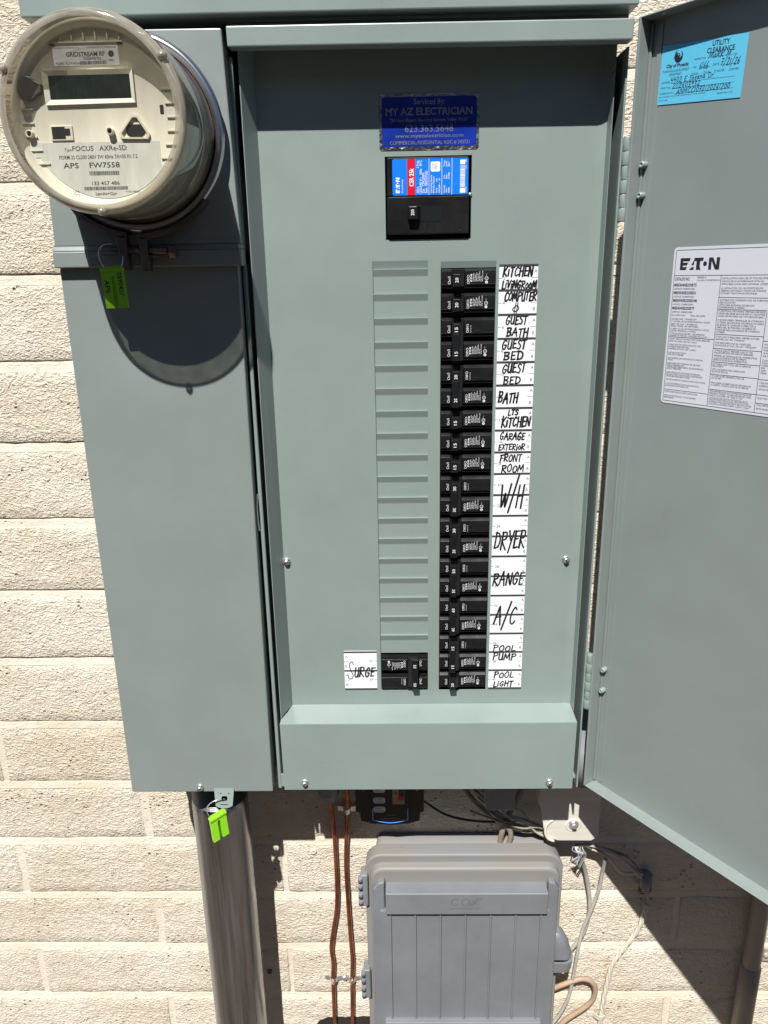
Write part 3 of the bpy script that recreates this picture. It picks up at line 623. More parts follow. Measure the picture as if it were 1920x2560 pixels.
fS = Fr(fD(0.50, 5.62, 0.012), (uD+V((0, 0, -0.0885))).normalized(), V((0.02, -0.028, 1)).normalized(), nD)
slip = thing('clearance_notice', fS(0, 0), 'small light blue utility clearance card with handwriting stuck high inside the open door', 'notice')
MB().prism([(0, 0), (3.36, 0), (3.36, 1.94), (0, 1.94)], fS, 0, 0.012).build('sheet', CYAN, slip)
m = MB()
def T(s, x, z, h, w_=None, b_=0.0, mi=0): txt(m, fS, s, x, z, h, w_, mi, bold=b_, hh=0.016)
T('UTILITY', 2.04, 1.70, .155, .66, .02); T('CLEARANCE', 1.86, 1.49, .155, 1.05, .02)
T('City of Phoenix', .25, 1.20, .11, .93, .03)
T('PLANNING & DEVELOPMENT', .12, 1.05, .075, 1.1, 0, 1); T('DEPARTMENT', .4, .93, .075, .52, 0, 1)
T('INSPECTOR', 1.38, 1.33, .06, .46, 0, 1); T('NO.', 1.38, 1.08, .06, .14, 0, 1); T('DATE', 2.15, 1.09, .06, .24, 0, 1)
for x, s in ((1.36, 'GAS'), (1.82, 'ELEC'), (2.24, 'WATER'), (2.8, 'SEWER')):
    T(s, x+.09, .87, .06, None, 0, 1)
    for a in ((0, 0, .06, 0), (.06, 0, .06, .06), (.06, .06, 0, .06), (0, .06, 0, 0)): m.line(fS, x+a[0], .87+a[1], x+a[2], .87+a[3], .008, .016, 1)
T('ADDRESS', .11, .7, .06, .36, 0, 1); T('PERMIT NO.', .1, .52, .06, .43, 0, 1); T('CLEARANCE NO.', .08, .34, .06, .6, 0, 1)
T('CALL 602-262-7811 FOR FURTHER INFORMATION ON YOUR CLEARANCE', .06, .24, .04, 1.95, 0, 1); T('126-83D Rev. 9/15', 2.42, .18, .045, .62, 0, 1); T('TP DSD 00089', .05, .12, .035, .4, 0, 1)
for z, x0, x1 in ((1.36, 1.9, 3.05), (1.07, 1.6, 2.05), (1.07, 2.42, 3.05), (.68, .5, 3.05), (.5, .55, 3.05), (.32, .7, 3.05)): m.line(fS, x0, z, x1, z, .008, .0155, 1)
m.build('printed_text', [BLACKINK, DARKINK], slip)
# a rising bird inside a round flame emblem
m = MB(); m.disc(fS, .72, 1.52, .17, .016, 0, 24, None, .19); m.disc(fS, .74, 1.60, .11, .0168, 1, 20); m.disc(fS, .70, 1.56, .085, .0176, 0, 18)
for i in range(3): m.stroke(fS, [(.56-.015*i, 1.6-.06*i), (.57-.01*i, 1.68-.06*i), (.62, 1.75-.04*i)], .018, .0185, i % 2)
m.disc(fS, .715, 1.59, .028, .0190, 1, 12); m.stroke(fS, [(.82, 1.68), (.88, 1.6), (.88, 1.5), (.84, 1.42)], .03, .0185, 0)
m.build('emblem', [BLACKINK, CYAN], slip)
m = MB()
PEN = 1.0
hand(m, fS, 'MaRK M', 1.95, 1.33, .17, .85, .022, shear=.3, jit=.05, hh=.018); hand(m, fS, '6166', 1.62, 1.04, .2, .36, .02, shear=.2, hh=.018); hand(m, fS, '7/21/26', 2.45, 1.06, .2, .72, .022, shear=.2, hh=.018)
hand(m, fS, '4402 E Sheena Dr.', .49, .70, .17, 1.8, .02, shear=.15, rise=.02, hh=.018); hand(m, fS, '202603932', .6, .51, .16, 1.15, .02, shear=.15, rise=.02, hh=.018); hand(m, fS, 'ANMCC1072120261200', .78, .31, .16, 2.15, .02, shear=.2, rise=.015, hh=.018)
m.build('handwriting', BLUEINK, slip); PEN = 1.85

# ================================================================== CONTRACTOR STICKER ON THE DEAD FRONT
fC = Fr((0, -0.008, 0))
st = thing('contractor_sticker', (1.4, 0, 4.46), 'royal blue and silver foil electrician sticker above the main breaker, half in shadow', 'sticker')
MB().prism(rrect(-0.6, 3.37, 4.46, 6.5, .12), fC, 0, .006).build('foil_sheet', FOIL, st)
MB().prism(rrect(-0.49, 3.27, 4.6, 6.39, .12), fC, .006, .010).build('blue_field', BLUE, st)
m = MB()
for s, z, h, x0, x1, b_ in (('Serviced By:', 6.12, .20, .78, 2.0, .02), ('MY AZ ELECTRICIAN', 5.74, .25, -.34, 3.1, .03), ('"24 Hour Expert Electrical Services Valley Wide"', 5.5, .12, -.17, 2.93, .02), ('623.363.5648', 5.13, .25, .42, 2.35, .005), ('www.myazelectrician.com', 4.93, .13, .03, 2.75, .01), ('COMMERCIAL/RESIDENTIAL ROC # 343721', 4.68, .13, -.18, 3.0, .01)):
    txt(m, fC, s, x0, z, h, x1-x0, 0, bold=b_, hh=.013)
m.build('printed_text', FOILTXT, st)

# ================================================================== MAIN BREAKER
mb_ = thing('main_breaker', (1.36, 0.3, 1.2), 'large black main breaker with bright blue label, red stripe and a switch marked 200', 'circuit breaker')
MB().box(-.5, 3.2, .5, 1.2, 1.0, 4.35).build('well', BLACK2, mb_)
c_ = MB(); c_.box(-.32, 3.0, -.05, .5, 2.76, 4.22); c_.box(-.32, 3.0, -.20, .5, 1.28, 2.74); c_.build('case', BLACK, mb_, .05, 3)
fM = Fr((0, -0.052, 0))
MB().prism(rrect(-.10, 2.97, 2.79, 4.15, .07), fM, 0, .008).build('label_sheet', EBLUE, mb_)
MB().fbox(fM, .50, .82, 2.79, 4.15, .008, .011).build('red_band', RED, mb_)
m = MB(); eaton(m, fM, .19, 2.88, .58, .155, 0, 0, .014, 90); txt(m, fM, 'Circuit Breaker', .33, 2.88, .07, .52, 0, 90, hh=.014)
txt(m, fM, 'CSR 25k', .76, 3.12, .17, .68, 0, 90, hh=.016, bold=.02)
for s, x, z, h, w_ in (('200 A', .97, 2.86, .09, .24), ('2 Pole', .97, 3.8, .09, .27), ('120/240 V~', 1.09, 2.86, .09, .6), ('60Hz', 1.09, 3.56, .09, .21), ('40°C', 1.09, 3.87, .09, .21), ('Cat.   CSR2200N', 1.2, 2.86, .09, .75), ('Style  7803C07G83', 1.32, 2.86, .09, .83), ('Interrupting Capacity', 1.5, 2.86, .06, .68), ('RMS Sym. Ampere', 1.6, 2.86, .06, .62), ('Volt        kA', 1.72, 2.86, .06, .55), ('120/240 ~  25', 1.83, 2.86, .06, .55), ('Terminal', 2.03, 2.86, .06, .28), ('Wire', 2.12, 2.86, .06, .14), ('CU/AL', 2.22, 2.86, .06, .2), ('Wire', 2.03, 3.38, .06, .14), ('Size', 2.12, 3.38, .06, .14), ('2 - 300', 2.22, 3.38, .06, .24), ('Torque', 2.03, 3.84, .06, .22), ('Lb. In.', 2.12, 3.84, .06, .2), ('250', 2.22, 3.84, .06, .12), ('SAC 84', 2.9, 2.86, .05, .2), ('1915', 2.9, 3.75, .05, .12), ('0002', 2.9, 3.98, .05, .12)):
    txt(m, fM, s, x, z, h, w_, 0, 90, hh=.014, bold=.01)
for x in (1.38, 1.9, 2.31): m.line(fM, x, 2.79, x, 4.15, .014, .013, 0)
for x in (2.07, 2.16):
    for z in (2.86, 3.38, 3.84): m.line(fM, x+.015, z, x+.015, z+.2, .008, .013, 0)
z = 2.88; rr = random.Random(3)
m.quad(fM, 2.64, 2.84, 2.85, 3.02, .013, 0); m.quad(fM, 2.64, 2.84, 3.92, 4.08, .013, 0)
z = 3.05
while z < 3.9:
    a = rr.choice((.012, .02, .03)); m.quad(fM, 2.64, 2.84, z, min(z+a, 3.9), .013, 0); z += a+rr.choice((.012, .02))
m.build('printed_text', LABELW, mb_)
MB().prism(rrect(1.45, 1.83, 3.66, 4.03, .06), fM, .012, .016).build('approval_mark', LABELW, mb_)
m = MB()
for i, x in enumerate((1.54, 1.6, 1.66, 1.72)): txt(m, fM, ('UL LISTED', 'CIRCUIT', 'BREAKER', 'E7819')[i], x, 3.74, .04, .22, 0, 90, hh=.018)
m.build('approval_print', DARKINK, mb_)
m = MB(); m.box(.94, 1.9, -.206, -.19, 1.78, 2.38); m.build('switch_slot', BLACK2, mb_)
m = MB(); m.hexa([(.50, -.2, 1.80), (1.04, -.2, 1.80), (1.04, -.2, 2.38), (.50, -.2, 2.38)], [(.54, -.5, 1.86), (.88, -.5, 1.86), (.88, -.5, 2.34), (.54, -.5, 2.34)])
hm_ = m.build('switch_handle', BLACK, mb_, .03)
m = MB(); txt(m, Fr((0, -.502, 0)), '200', .765, 1.99, .13, .23, 0, 90, hh=.006, bold=.01); m.build('rating_number', WHITEINK, hm_)
m = MB(); fE = Fr((0, -.202, 0)); txt(m, fE, 'TRIP-', 1.26, 1.33, .13, .42, 0, 90, hh=.008); txt(m, fE, 'OFF-', 1.82, 1.36, .13, .38, 0, 90, hh=.008)
m.stroke(fE, [(1.3, 1.3), (1.42, 1.42), (1.42, 1.55), (1.5, 1.62)], .012, .008); m.build('moulded_lettering', mat('moulded_relief', (.03, .032, .036), .25), mb_)
m = MB(); m.lathe([(.07, -.202), (.045, -.204), (.04, -.2)], (2.64, 1.47), n=16); m.build('test_button', BLACK2, mb_)
screwp = MB().lathe([(.08, -.01), (.08, -.06), (.001, -.07)], (3.05, 2.78), n=12).build('retaining_screw', ZINC, mb_)

# ================================================================== BRANCH BREAKERS
def breaker_pole(full):
    c = MB()
    # chamfered top, flat face, stepped foot, closed sides: profile in (y, z) swept along x, then the parts to either side of the slot
    prof = [(0.12, -0.03), (-0.02, -0.045), (-0.13, -0.14), (-0.13, -0.70), (-0.06, -0.715), (-0.06, -0.83), (0.16, -0.85), (0.16, -1.0), (0.5, -1.0), (0.5, -0.03)]
    for x0, x1 in ((0.02, 0.44), (0.99, 2.28)):
        n = len(prof); vs = [(x, y, z) for x in (x0, x1) for y, z in prof]
        c.add(vs, [tuple(range(n)), tuple(range(2*n-1, n-1, -1))]+[(i, n+i, n+(i+1) % n, (i+1) % n) for i in range(n)])
    c.box(0.44, 0.99, -0.11, 0.5, -0.26, -0.06); c.box(0.44, 0.99, 0.02, 0.5, -0.72, -0.26); c.box(0.44, 0.99, -0.07, 0.5, -0.84, -0.72); c.box(.1, 2.2, .16, .5, -1.0, -.84)
    # raised keyway outline
    y0, y1 = -0.142, -0.12; t = .013
    for a in ((1.0, 1.46, -.665, -.665), (1.46, 1.46, -.665, -.57), (1.46, 1.72, -.57, -.57), (1.72, 1.72, -.57, -.665), (1.72, 2.27, -.665, -.665), (.03, .43, -.68, -.68)):
        c.box(min(a[0], a[1])-t/2, max(a[0], a[1])+t/2, y0, y1, min(a[2], a[3])-t/2, max(a[2], a[3])+t/2)
    return c
def breaker_print(full):
    m = MB(); f = Fr((0, -.132, 0))
    txt(m, f, 'On/I', .40, -.66, .115, .30, 0, 90, hh=.006); txt(m, f, 'Off/O', 1.19, -.66, .105, .36, 0, 90, hh=.006)
    if full:
        eaton(m, f, 1.30, -.57, .30, .075, 0, 0, .006, 90)
        for i, (s, w_) in enumerate((('Type BR Series', .34), ('Cutler-Hammer', .30), ('120/240V Issue', .36), ('10kA Common Trip', .31), ('1 Pole HACR 60Hz', .40), ('CTL 40C', .22), ('AWG 14-4 Cu/Al', .42))):
            txt(m, f, s, 1.375+.063*i, -.57, .042, w_, 0, 90, hh=.006, bold=.01)
        m.disc(f, 1.90, -.45, .075, .006, 0, 16, .058); txt(m, f, 'UL', 1.925, -.48, .045, .06, 0, 90, hh=.006)
        m.disc(f, 1.90, -.60, .058, .006, 0, 14, .02); txt(m, f, 'LISTED', 1.91, -.36, .025, .1, 0, 90, hh=.006)
    else: txt(m, f, 'Common Trip', 1.29, -.68, .035, .33, 0, 90, hh=.006)
    return m
HP = [(0.46, -0.05), (0.99, -0.05), (0.95, -0.2), (0.80, -0.30), (0.775, -0.46), (0.48, -0.46)]
def handle_mesh(z0, z1, poles):
    m = MB(); n = len(HP); vs = [(x, y, z) for z in (z0, z1) for x, y in HP]
    m.add(vs, [tuple(range(n-1, -1, -1)), tuple(range(n, 2*n))]+[(i, (i+1) % n, n+(i+1) % n, n+i) for i in range(n)])
    return m
mesh_cache = {}
def mk(name, key, maker, mats, parent, loc, bevel=0):
    if key not in mesh_cache:
        o = maker().build(name, mats, None, bevel); mesh_cache[key] = o.data; ob = o
    else:
        ob = bpy.data.objects.new(name, mesh_cache[key]); COL.objects.link(ob)
        if bevel:
            b_ = ob.modifiers.new('bevel', 'BEVEL'); b_.width = bevel*U; b_.segments = 2; b_.limit_method = 'ANGLE'; b_.angle_limit = math.radians(35)
    ob.parent = parent; ob.location = V(loc)*U; return ob
def breaker(x, z, rating, poles, label, group, flip=False):
    t = thing('circuit_breaker', (x, 0, z), label, 'circuit breaker', group)
    if flip: t.rotation_euler = (0, math.pi, 0)
    for p in range(poles):
        mk('case', 'case', lambda: breaker_pole(True), BLACK, t, (0, 0, -p), .012)
        full = (p == poles-1)
        mk('printed_text', 'print%d' % full, lambda: breaker_print(full), WHITEINK if 1 else 0, t, (0, 0, -p))
    h = mk('switch_handle', 'h%d' % poles, lambda: handle_mesh(-.26-(poles-1)*1.0-.50 if poles == 1 else -1.83, -.26, poles), BLACK, t, (0, 0, 0), .02)
    if poles == 2: mk('handle_tie', 'tie', lambda: MB().box(.50, .755, -.475, -.44, -1.42, -.68), BLACK2, t, (0, 0, 0), .01)
    def num():
        m = MB(); txt(m, Fr((0, -.463, 0)), rating, .70, -.60, .13, .20, 0, 90, hh=.004, bold=.012); return m
    for p in range(poles): mk('rating_number', 'n'+rating, num, WHITEINK, t, (0, 0, -p))
    return t
G1 = 'black branch breakers in the right hand column'
k = 0
for rating, poles, lab_ in (
    ('20', 1, 'top black breaker of the column, rated 20, beside the handwritten kitchen and living room card'),
    ('20', 1, 'second black breaker from the top, rated 20, beside the word computer'),
    ('15', 2, 'double black breaker rated 15 beside guest bath and the upper guest bed'),
    ('20', 2, 'double black breaker rated 20 beside the lower guest bed and bath'),
    ('15', 1, 'single black breaker rated 15 beside the words lts kitchen'),
    ('15', 1, 'single black breaker rated 15 beside the words garage exterior'),
    ('15', 1, 'single black breaker rated 15 beside the words front room'),
    ('30', 2, 'double black breaker rated 30 beside the large letters W/H'),
    ('30', 2, 'double black breaker rated 30 beside the word dryer'),
    ('50', 2, 'double black breaker rated 50 beside the word range'),
    ('60', 2, 'double black breaker rated 60 beside the large letters A/C'),
    ('15', 2, 'double black breaker rated 15 beside the words pool pump'),
    ('20', 1, 'bottom black breaker of the column, rated 20, beside the words pool light')):
    breaker(1.89, -0.05-k, rating, poles, lab_, G1); k += poles
breaker(1.32, -20.03, '50', 2, 'double black breaker rated 50 turned upside down beside the word surge', 'black branch breakers', True)
MB_ = MB().box(1.8, 4.3, .45, .5, -20.2, .3).build('breaker_backing', BLACK2, panel)

# ================================================================== CIRCUIT DIRECTORY CARDS
fP = Fr((0, -.004, 0))
dr = thing('circuit_directory', (5.14, 0, -20.02), 'tall white card strip of handwritten circuit names right of the breakers', 'card')
MB().fbox(fP, 4.33, 5.955, -20.04, 0.03, 0, .01).build('card', PAPER, dr)
m = MB(); PX = 4.33
for i in range(21): m.quad(fP, PX, 5.955, -i-.055, -i+.045, .013, 0)
for i in range(20):
    m.line(fP, PX, -i-.52, PX+.14, -i-.52, .016, .013); m.line(fP, PX+1.37, -i-.5, PX+1.62, -i-.5, .016, .013)
    txt(m, fP, str(2*i+2), PX+.18, -i-.58, .125, None, 0, hh=.013); txt(m, fP, 'A', PX+1.47, -i-.30, .13, None, 0, hh=.013); txt(m, fP, 'B', PX+1.47, -i-.83, .13, None, 0, hh=.013)
m.build('printed_text', DARKINK, dr)
for s, x, z, h, w_, wd in (('KiTCHEN', .18, -.42, .36, 1.22, .038), ('LiViNGRooM', .15, -.92, .30, 1.42, .034), ('COMPUTER', .27, -1.42, .33, 1.32, .036), ('$', .6, -1.92, .36, .36, .022),
    ('GUEST', .35, -2.40, .34, .9, .036), ('BATH', .4, -2.90, .32, .92, .038), ('GUEST', .22, -3.42, .36, 1.02, .038), ('BED', .3, -3.9, .32, .85, .038), ('GUEST', .26, -4.44, .36, 1.0, .038), ('BED', .32, -4.92, .30, .75, .036),
    ('BATH', .12, -5.75, .42, .85, .04), ('LTS', .58, -6.30, .22, .45, .034), ('KiTCHEN', .3, -6.83, .40, 1.24, .042), ('GARAGE', .25, -7.42, .30, 1.08, .034), ('EXTERioR', .2, -7.88, .24, 1.15, .03),
    ('FRONT', .28, -8.42, .30, .95, .034), ('ROOM', .36, -8.90, .30, 1.0, .034), ('W/H', .3, -10.55, .95, 1.05, .045), ('DRYER', .1, -12.62, .78, 1.42, .045), ('RANGE', .1, -14.45, .6, 1.42, .042),
    ('A/C', .2, -16.45, .85, 1.05, .045), ('POOL', .22, -17.93, .28, 1.08, .034), ('PUMP', .22, -18.42, .34, 1.1, .034), ('POOL', .3, -19.40, .28, .95, .034), ('LiGHT', .28, -19.90, .26, .95, .036)):
    m = MB(); hand(m, fP, s, PX+x-.03, z-.01, h*1.06, w_*1.04, min(wd, .15*h*.55+.014), hh=.016); m.build('handwriting', BLACKINK, dr)
ds = thing('circuit_directory', (-1.98, 0, -20.0), 'short white card with the handwritten word surge left of the lowest breaker', 'card')
MB().fbox(fP, -2.79, -1.18, -20.04, -17.88, 0, .01).build('card', PAPER, ds)
m = MB(); PX = -2.79
for z in (-17.95, -18.97, -19.99): m.quad(fP, PX, -1.18, z-.05, z+.04, .013, 0)
for i in (0, 1):
    z = -17.95-1.02*i
    m.line(fP, PX, z-.52, PX+.28, z-.52, .016, .013); m.line(fP, -1.32, z-.5, -1.18, z-.5, .016, .013)
    txt(m, fP, ('37', '39')[i], -1.55, z-.56, .125, None, 0, hh=.013); txt(m, fP, 'A', PX+.06, z-.31, .13, None, 0, hh=.013); txt(m, fP, 'B', PX+.06, z-.84, .13, None, 0, hh=.013)
m.build('printed_text', DARKINK, ds)
m = MB(); m.stroke(fP, rounded([(PX+.45, -18.65), (PX+.4, -18.48), (PX+.28, -18.55), (PX+.28, -18.85), (PX+.42, -19.2), (PX+.35, -19.42), (PX+.2, -19.38), (PX+.18, -19.2)]), .04, .016)
hand(m, fP, 'URGE', PX+.48, -19.3, .5, 1.02, .04, hh=.017, rise=.03); m.build('handwriting', BLACKINK, ds)

# ================================================================== ELECTRIC METER
CX, CZ = -9.87, 4.92
me = thing('electric_meter', (CX, -1.75, 1.45), 'round glass covered electric meter with blank screen and printed nameplate', 'electric meter')
MB().lathe([(3.36, -1.70), (3.36, -1.95), (3.47, -2.0), (3.5, -2.12), (3.45, -2.26), (3.33, -2.32), (3.2, -2.28), (3.12, -2.15), (3.12, -1.7)], (CX, CZ), n=96).build('retaining_ring', ALU, me)
MB().lathe([(3.12, -2.2), (3.05, -2.3), (3.0, -2.35), (2.92, -2.35)], (CX, CZ), n=80).build('base_gasket', BRONZE, me)
MB().lathe([(2.98, -1.7), (2.97, -4.6), (2.94, -5.45), (2.92, -5.5)], (CX, CZ), n=80).build('inner_body', CREAMD, me)
# face plate with raised shoulder
MB().lathe([(2.92, -5.5), (2.87, -5.58), (2.80, -5.56), (2.70, -5.40), (2.64, -5.3), (0.001, -5.3)], (CX, CZ), n=80).build('face_plate', CREAM, me)
fF = Fr((0, -5.3, 0))
def xz(a, b_): return a, b_
m = MB()   # screen frame: four mitred bars
o_ = [(-11.62, 5.33), (-8.61, 5.36), (-8.61, 6.36), (-11.62, 6.36)]; i_ = [(-11.46, 5.5), (-8.74, 5.5), (-8.74, 6.22), (-11.46, 6.22)]
for a in range(4):
    b_ = (a+1) % 4
    m.add([fF(*o_[a], 0), fF(*o_[b_], 0), fF(*o_[b_], .10), fF(*o_[a], .10)], [(0, 1, 2, 3)])
    m.add([fF(*o_[a], .10), fF(*o_[b_], .10), fF(*i_[b_], .02), fF(*i_[a], .02)], [(0, 1, 2, 3)])
m.build('screen_frame', CREAM, me)
MB().quad(fF, -11.46, -8.74, 5.5, 6.22, .02).build('screen', LCD, me)
MB().prism(rrect(-11.2, -9.02, 6.49, 7.06, .05), fF, 0, .012).build('upper_label', LABELW, me)
m = MB()
for s, x, z, h, w_, b_ in (('GRIDSTREAM RF', -10.76, 6.76, .13, 1.28, .015), ('50B89B7D', -10.2, 6.65, .08, .58, 0), ('LANDIS+GYR CORPORATION', -11.15, 6.99, .045, .85, 0), ('CONTAINS FCC ID: R7PNG1R4S5', -10.05, 6.99, .045, .95, 0), ('MODEL: R2S RXRS4e', -11.14, 6.53, .07, .8, 0)):
    txt(m, fF, s, x, z, h, w_, 0, hh=.016, bold=b_)
rr = random.Random(5)
def bars(mb, f, x0, x1, z0, z1, hh):
    x = x0
    while x < x1:
        a = rr.choice((.01, .018, .026)); mb.quad(f, x, min(x+a, x1), z0, z1, hh, 0); x += a+rr.choice((.01, .016))
bars(m, fF, -10.33, -9.45, 6.52, 6.62, .016); m.disc(fF, -9.27, 6.82, .095, .016, 0, 18, .03); m.line(fF, -9.32, 6.75, -9.22, 6.89, .03, .017, 0); txt(m, fF, 'ZigBee', -9.36, 6.62, .05, .18, 0, hh=.016)
m.build('printed_text', DARKINK, me)
# lower nameplate is a circle segment
seg = [(-12.27, 4.2), (-12.27, 3.75)]
for i in range(0, 21):
    a = math.radians(208+(332-208)*i/20); seg.append((CX+2.5*math.cos(a), CZ+2.5*math.sin(a)))
seg = [p for p in seg if p[1] < 3.76 or p[0] < -12.2] + [(-7.97, 3.4), (-7.95, 4.2)]
MB().prism(seg, fF, 0, .015).build('nameplate', NAMEP, me)
m = MB()
for s, x, z, h, w_, b_ in (('Type', -11.22, 3.93, .09, .24, 0), ('FOCUS   AXRe-SD', -10.95, 3.93, .15, 1.86, .008), ('FORM 2S CL200 240V 3W 60Hz TA=30 Kh 7.2', -11.43, 3.68, .115, 2.68, .006), ('APS', -11.33, 3.40, .16, .53, .012), ('FW7558', -10.43, 3.40, .16, 1.04, .012), ('133 457 486', -10.42, 2.85, .115, .96, .008), ('Landis+Gyr', -10.33, 2.53, .09, .74, .01), ('1434', -11.1, 2.64, .05, .2, 0), ('9219', -11.1, 2.54, .06, .2, 0), ('F13021980B21', -9.28, 2.6, .05, .5, 0)):
    txt(m, fF, s, x, z, h, w_, 0, hh=.02, bold=b_)
bars(m, fF, -10.46, -9.44, 3.16, 3.29, .02); bars(m, fF, -10.7, -9.2, 2.69, 2.80, .02)
m.build('nameplate_text', DARKINK, me)
# ribs round the edge of the face
for i in range(7):
    x = -11.28+.39*i; zc = 7.22; top = CZ+math.sqrt(max(0.1, 2.70**2-(x-CX)**2))-.08
    MB().fbox(fF, x-.018, x+.018, zc, top, 0, .07).build('rib', CREAM, me)
for i in range(6):
    z = 5.75-.42*i
    MB().fbox(fF, CX+math.sqrt(2.68**2-(z-CZ)**2)-.42, CX+math.sqrt(2.68**2-(z-CZ)**2)-.02, z-.018, z+.018, 0, .06).build('rib', CREAM, me)
    MB().fbox(fF, CX-math.sqrt(2.68**2-(z-.1-CZ)**2)+.02, CX-math.sqrt(2.68**2-(z-.1-CZ)**2)+.42, z-.118, z-.082, 0, .06).build('rib', CREAM, me)
m = MB(); m.fbox(fF, -11.33, -8.86, 7.15, 7.19, 0, .05); m.build('rib_shelf', CREAM, me)
# key shaped dark grey piece, sensors, triangular optical port
m = MB(); m.prism([(-12.14+.33*math.cos(math.radians(40+280*i/24)), 5.83+.36*math.sin(math.radians(40+280*i/24))) for i in range(25)]+[(-11.68, 5.70), (-11.66, 5.94)], fF, 0, .22); m.build('dark_key_shape', DGREY, me, .02)
for x, z in ((-12.28, 4.47), (-9.55, 4.50)):
    o = MB().lathe([(.12, -5.3), (.12, -5.5), (.09, -5.52), (.09, -5.4), (.001, -5.4)], (x, z), n=16).build('sensor_boss', CREAM, me)
    m = MB(); m.disc(Fr((0, -5.41, 0)), x, z, .088, .006, 0, 14); m.build('sensor_lens', DARKP, o)
m = MB(); m.fbox(fF, -11.6, -10.85, 4.25, 4.72, 0, .06); o = m.build('jack_frame', CREAM, me, .02)
m = MB(); m.quad(fF, -11.55, -11.1, 4.30, 4.68, .064); m.quad(fF, -11.1, -10.93, 4.40, 4.62, .064); m.build('jack_socket', DARKP, o)
tri = [(-9.2, 4.27), (-8.3, 4.25), (-8.24, 4.4), (-8.6, 5.0), (-8.78, 5.0), (-9.28, 4.42)]
tri_m = [(x+(-8.74-x)*.17, z+(4.5-z)*.17) for x, z in tri]
m = MB()
for i in range(6):
    j = (i+1) % 6; m.add([fF(*tri[i], 0), fF(*tri[j], 0), fF(*tri[j], .1), fF(*tri[i], .1), fF(*tri_m[j], .1), fF(*tri_m[i], .1), fF(*tri_m[i], 0), fF(*tri_m[j], 0)], [(0, 1, 2, 3), (3, 2, 4, 5), (5, 4, 7, 6)])
m.build('optical_port', CREAM, me)
m = MB(); m.prism(rrect(-9.05, -8.4, 4.33, 4.71, .18), fF, 0, .02); m.build('port_window', DARKP, me)
for x, z in ((-11.2, 7.13), (-8.95, 7.13)): MB().fbox(fF, x-.08, x+.08, z-.05, z+.05, 0, .02).build('slot', DARKP, me)
MB().fbox(fF, -7.83, -7.71, 5.02, 5.28, 0, .02).build('slot', DARKP, me)
# clear cover: thin wall and thick rounded front rim, three moulded pips
MB().lathe([(3.06, -2.3), (3.10, -3.0), (3.10, -5.7), (3.07, -5.95)], (CX, CZ), n=96).build('cover_wall', GLASSW, me)
MB().lathe([(3.07, -5.95), (3.0, -6.12), (2.88, -6.2), (2.76, -6.17)], (CX, CZ), n=96).build('cover_rim', GLASSR, me)
MB().lathe([(2.76, -6.17), (1.5, -6.2), (0.001, -6.21)], (CX, CZ), n=64).build('cover_front', GLASS, me)
for a in (33, 153, 270):
    x, z = CX+2.98*math.cos(math.radians(a)), CZ+2.98*math.sin(math.radians(a))
    MB().lathe([(.15, -6.08), (.15, -6.2), (.11, -6.27), (.001, -6.3)], (x, z), n=18).build('cover_pip', GLASSR, me)
# ring clamp and its screw
cl = thing('ring_clamp', (-10.3, -2.1, 0.1), 'dark metal ring clamp with knurled screw under the round meter', 'clamp')
def arc(a0, a1, r, y0, y1, th):
    m = MB(); m.lathe([(r, y0), (r+th, y0), (r+th, y1), (r, y1), (r, y0)], (CX, CZ), n=24, a0=math.radians(a0), a1=math.radians(a1), smooth=False); return m
arc(222, 262, 3.5, -2.45, -1.9, .09).build('band', BRONZE, cl); arc(270, 318, 3.5, -2.45, -1.9, .09).build('band', BRONZE, cl)
arc(232, 262, 3.6, -2.5, -2.3, .12).build('lip', BRONZE, cl); arc(270, 305, 3.6, -2.5, -2.3, .12).build('lip', BRONZE, cl)
MB().hexa([(-10.62, -2.5, .05), (-10.42, -2.5, .05), (-10.42, -2.0, .05), (-10.62, -2.0, .05)], [(-10.85, -2.5, 1.36), (-10.42, -2.5, 1.36), (-10.42, -2.0, 1.36), (-10.85, -2.0, 1.36)]).build('lug', BRONZE, cl, .03)
MB().hexa([(-9.88, -2.5, 0), (-9.62, -2.5, 0), (-9.62, -2.0, 0), (-9.88, -2.0, 0)], [(-9.95, -2.5, 1.3), (-9.62, -2.5, 1.3), (-9.62, -2.0, 1.3), (-9.95, -2.0, 1.3)]).build('lug', BRONZE, cl, .03)
MB().box(-11.5, -10.7, -2.45, -2.1, .92, 1.02).box(-11.5, -10.7, -2.45, -2.1, .62, .68).build('fork', BRONZE, cl, .02)
MB().hexa([(-9.6, -2.4, .55), (-8.85, -2.4, .5), (-8.85, -2.05, .5), (-9.6, -2.05, .55)], [(-9.6, -2.4, .62), (-8.85, -2.4, .56), (-8.85, -2.05, .56), (-9.6, -2.05, .62)]).build('fork', BRONZE, cl, .02)
scp = []
m = MB(); m.tube([(-10.5, -2.3, .83), (-9.8, -2.3, .80)], .11, 12)
for i in range(9): m.tube([(-10.42+.07*i, -2.3, .83), (-10.39+.07*i, -2.3, .83)], .14, 12)
m.build('screw_thread', THREAD, cl)
m = MB(); m.tube([(-9.7, -2.3, .80), (-8.8, -2.3, .74)], .15, 14); m.tube([(-8.8, -2.3, .74), (-8.56, -2.3, .73)], .27, 14, smooth=False); m.build('screw_shank', BRONZE, cl)

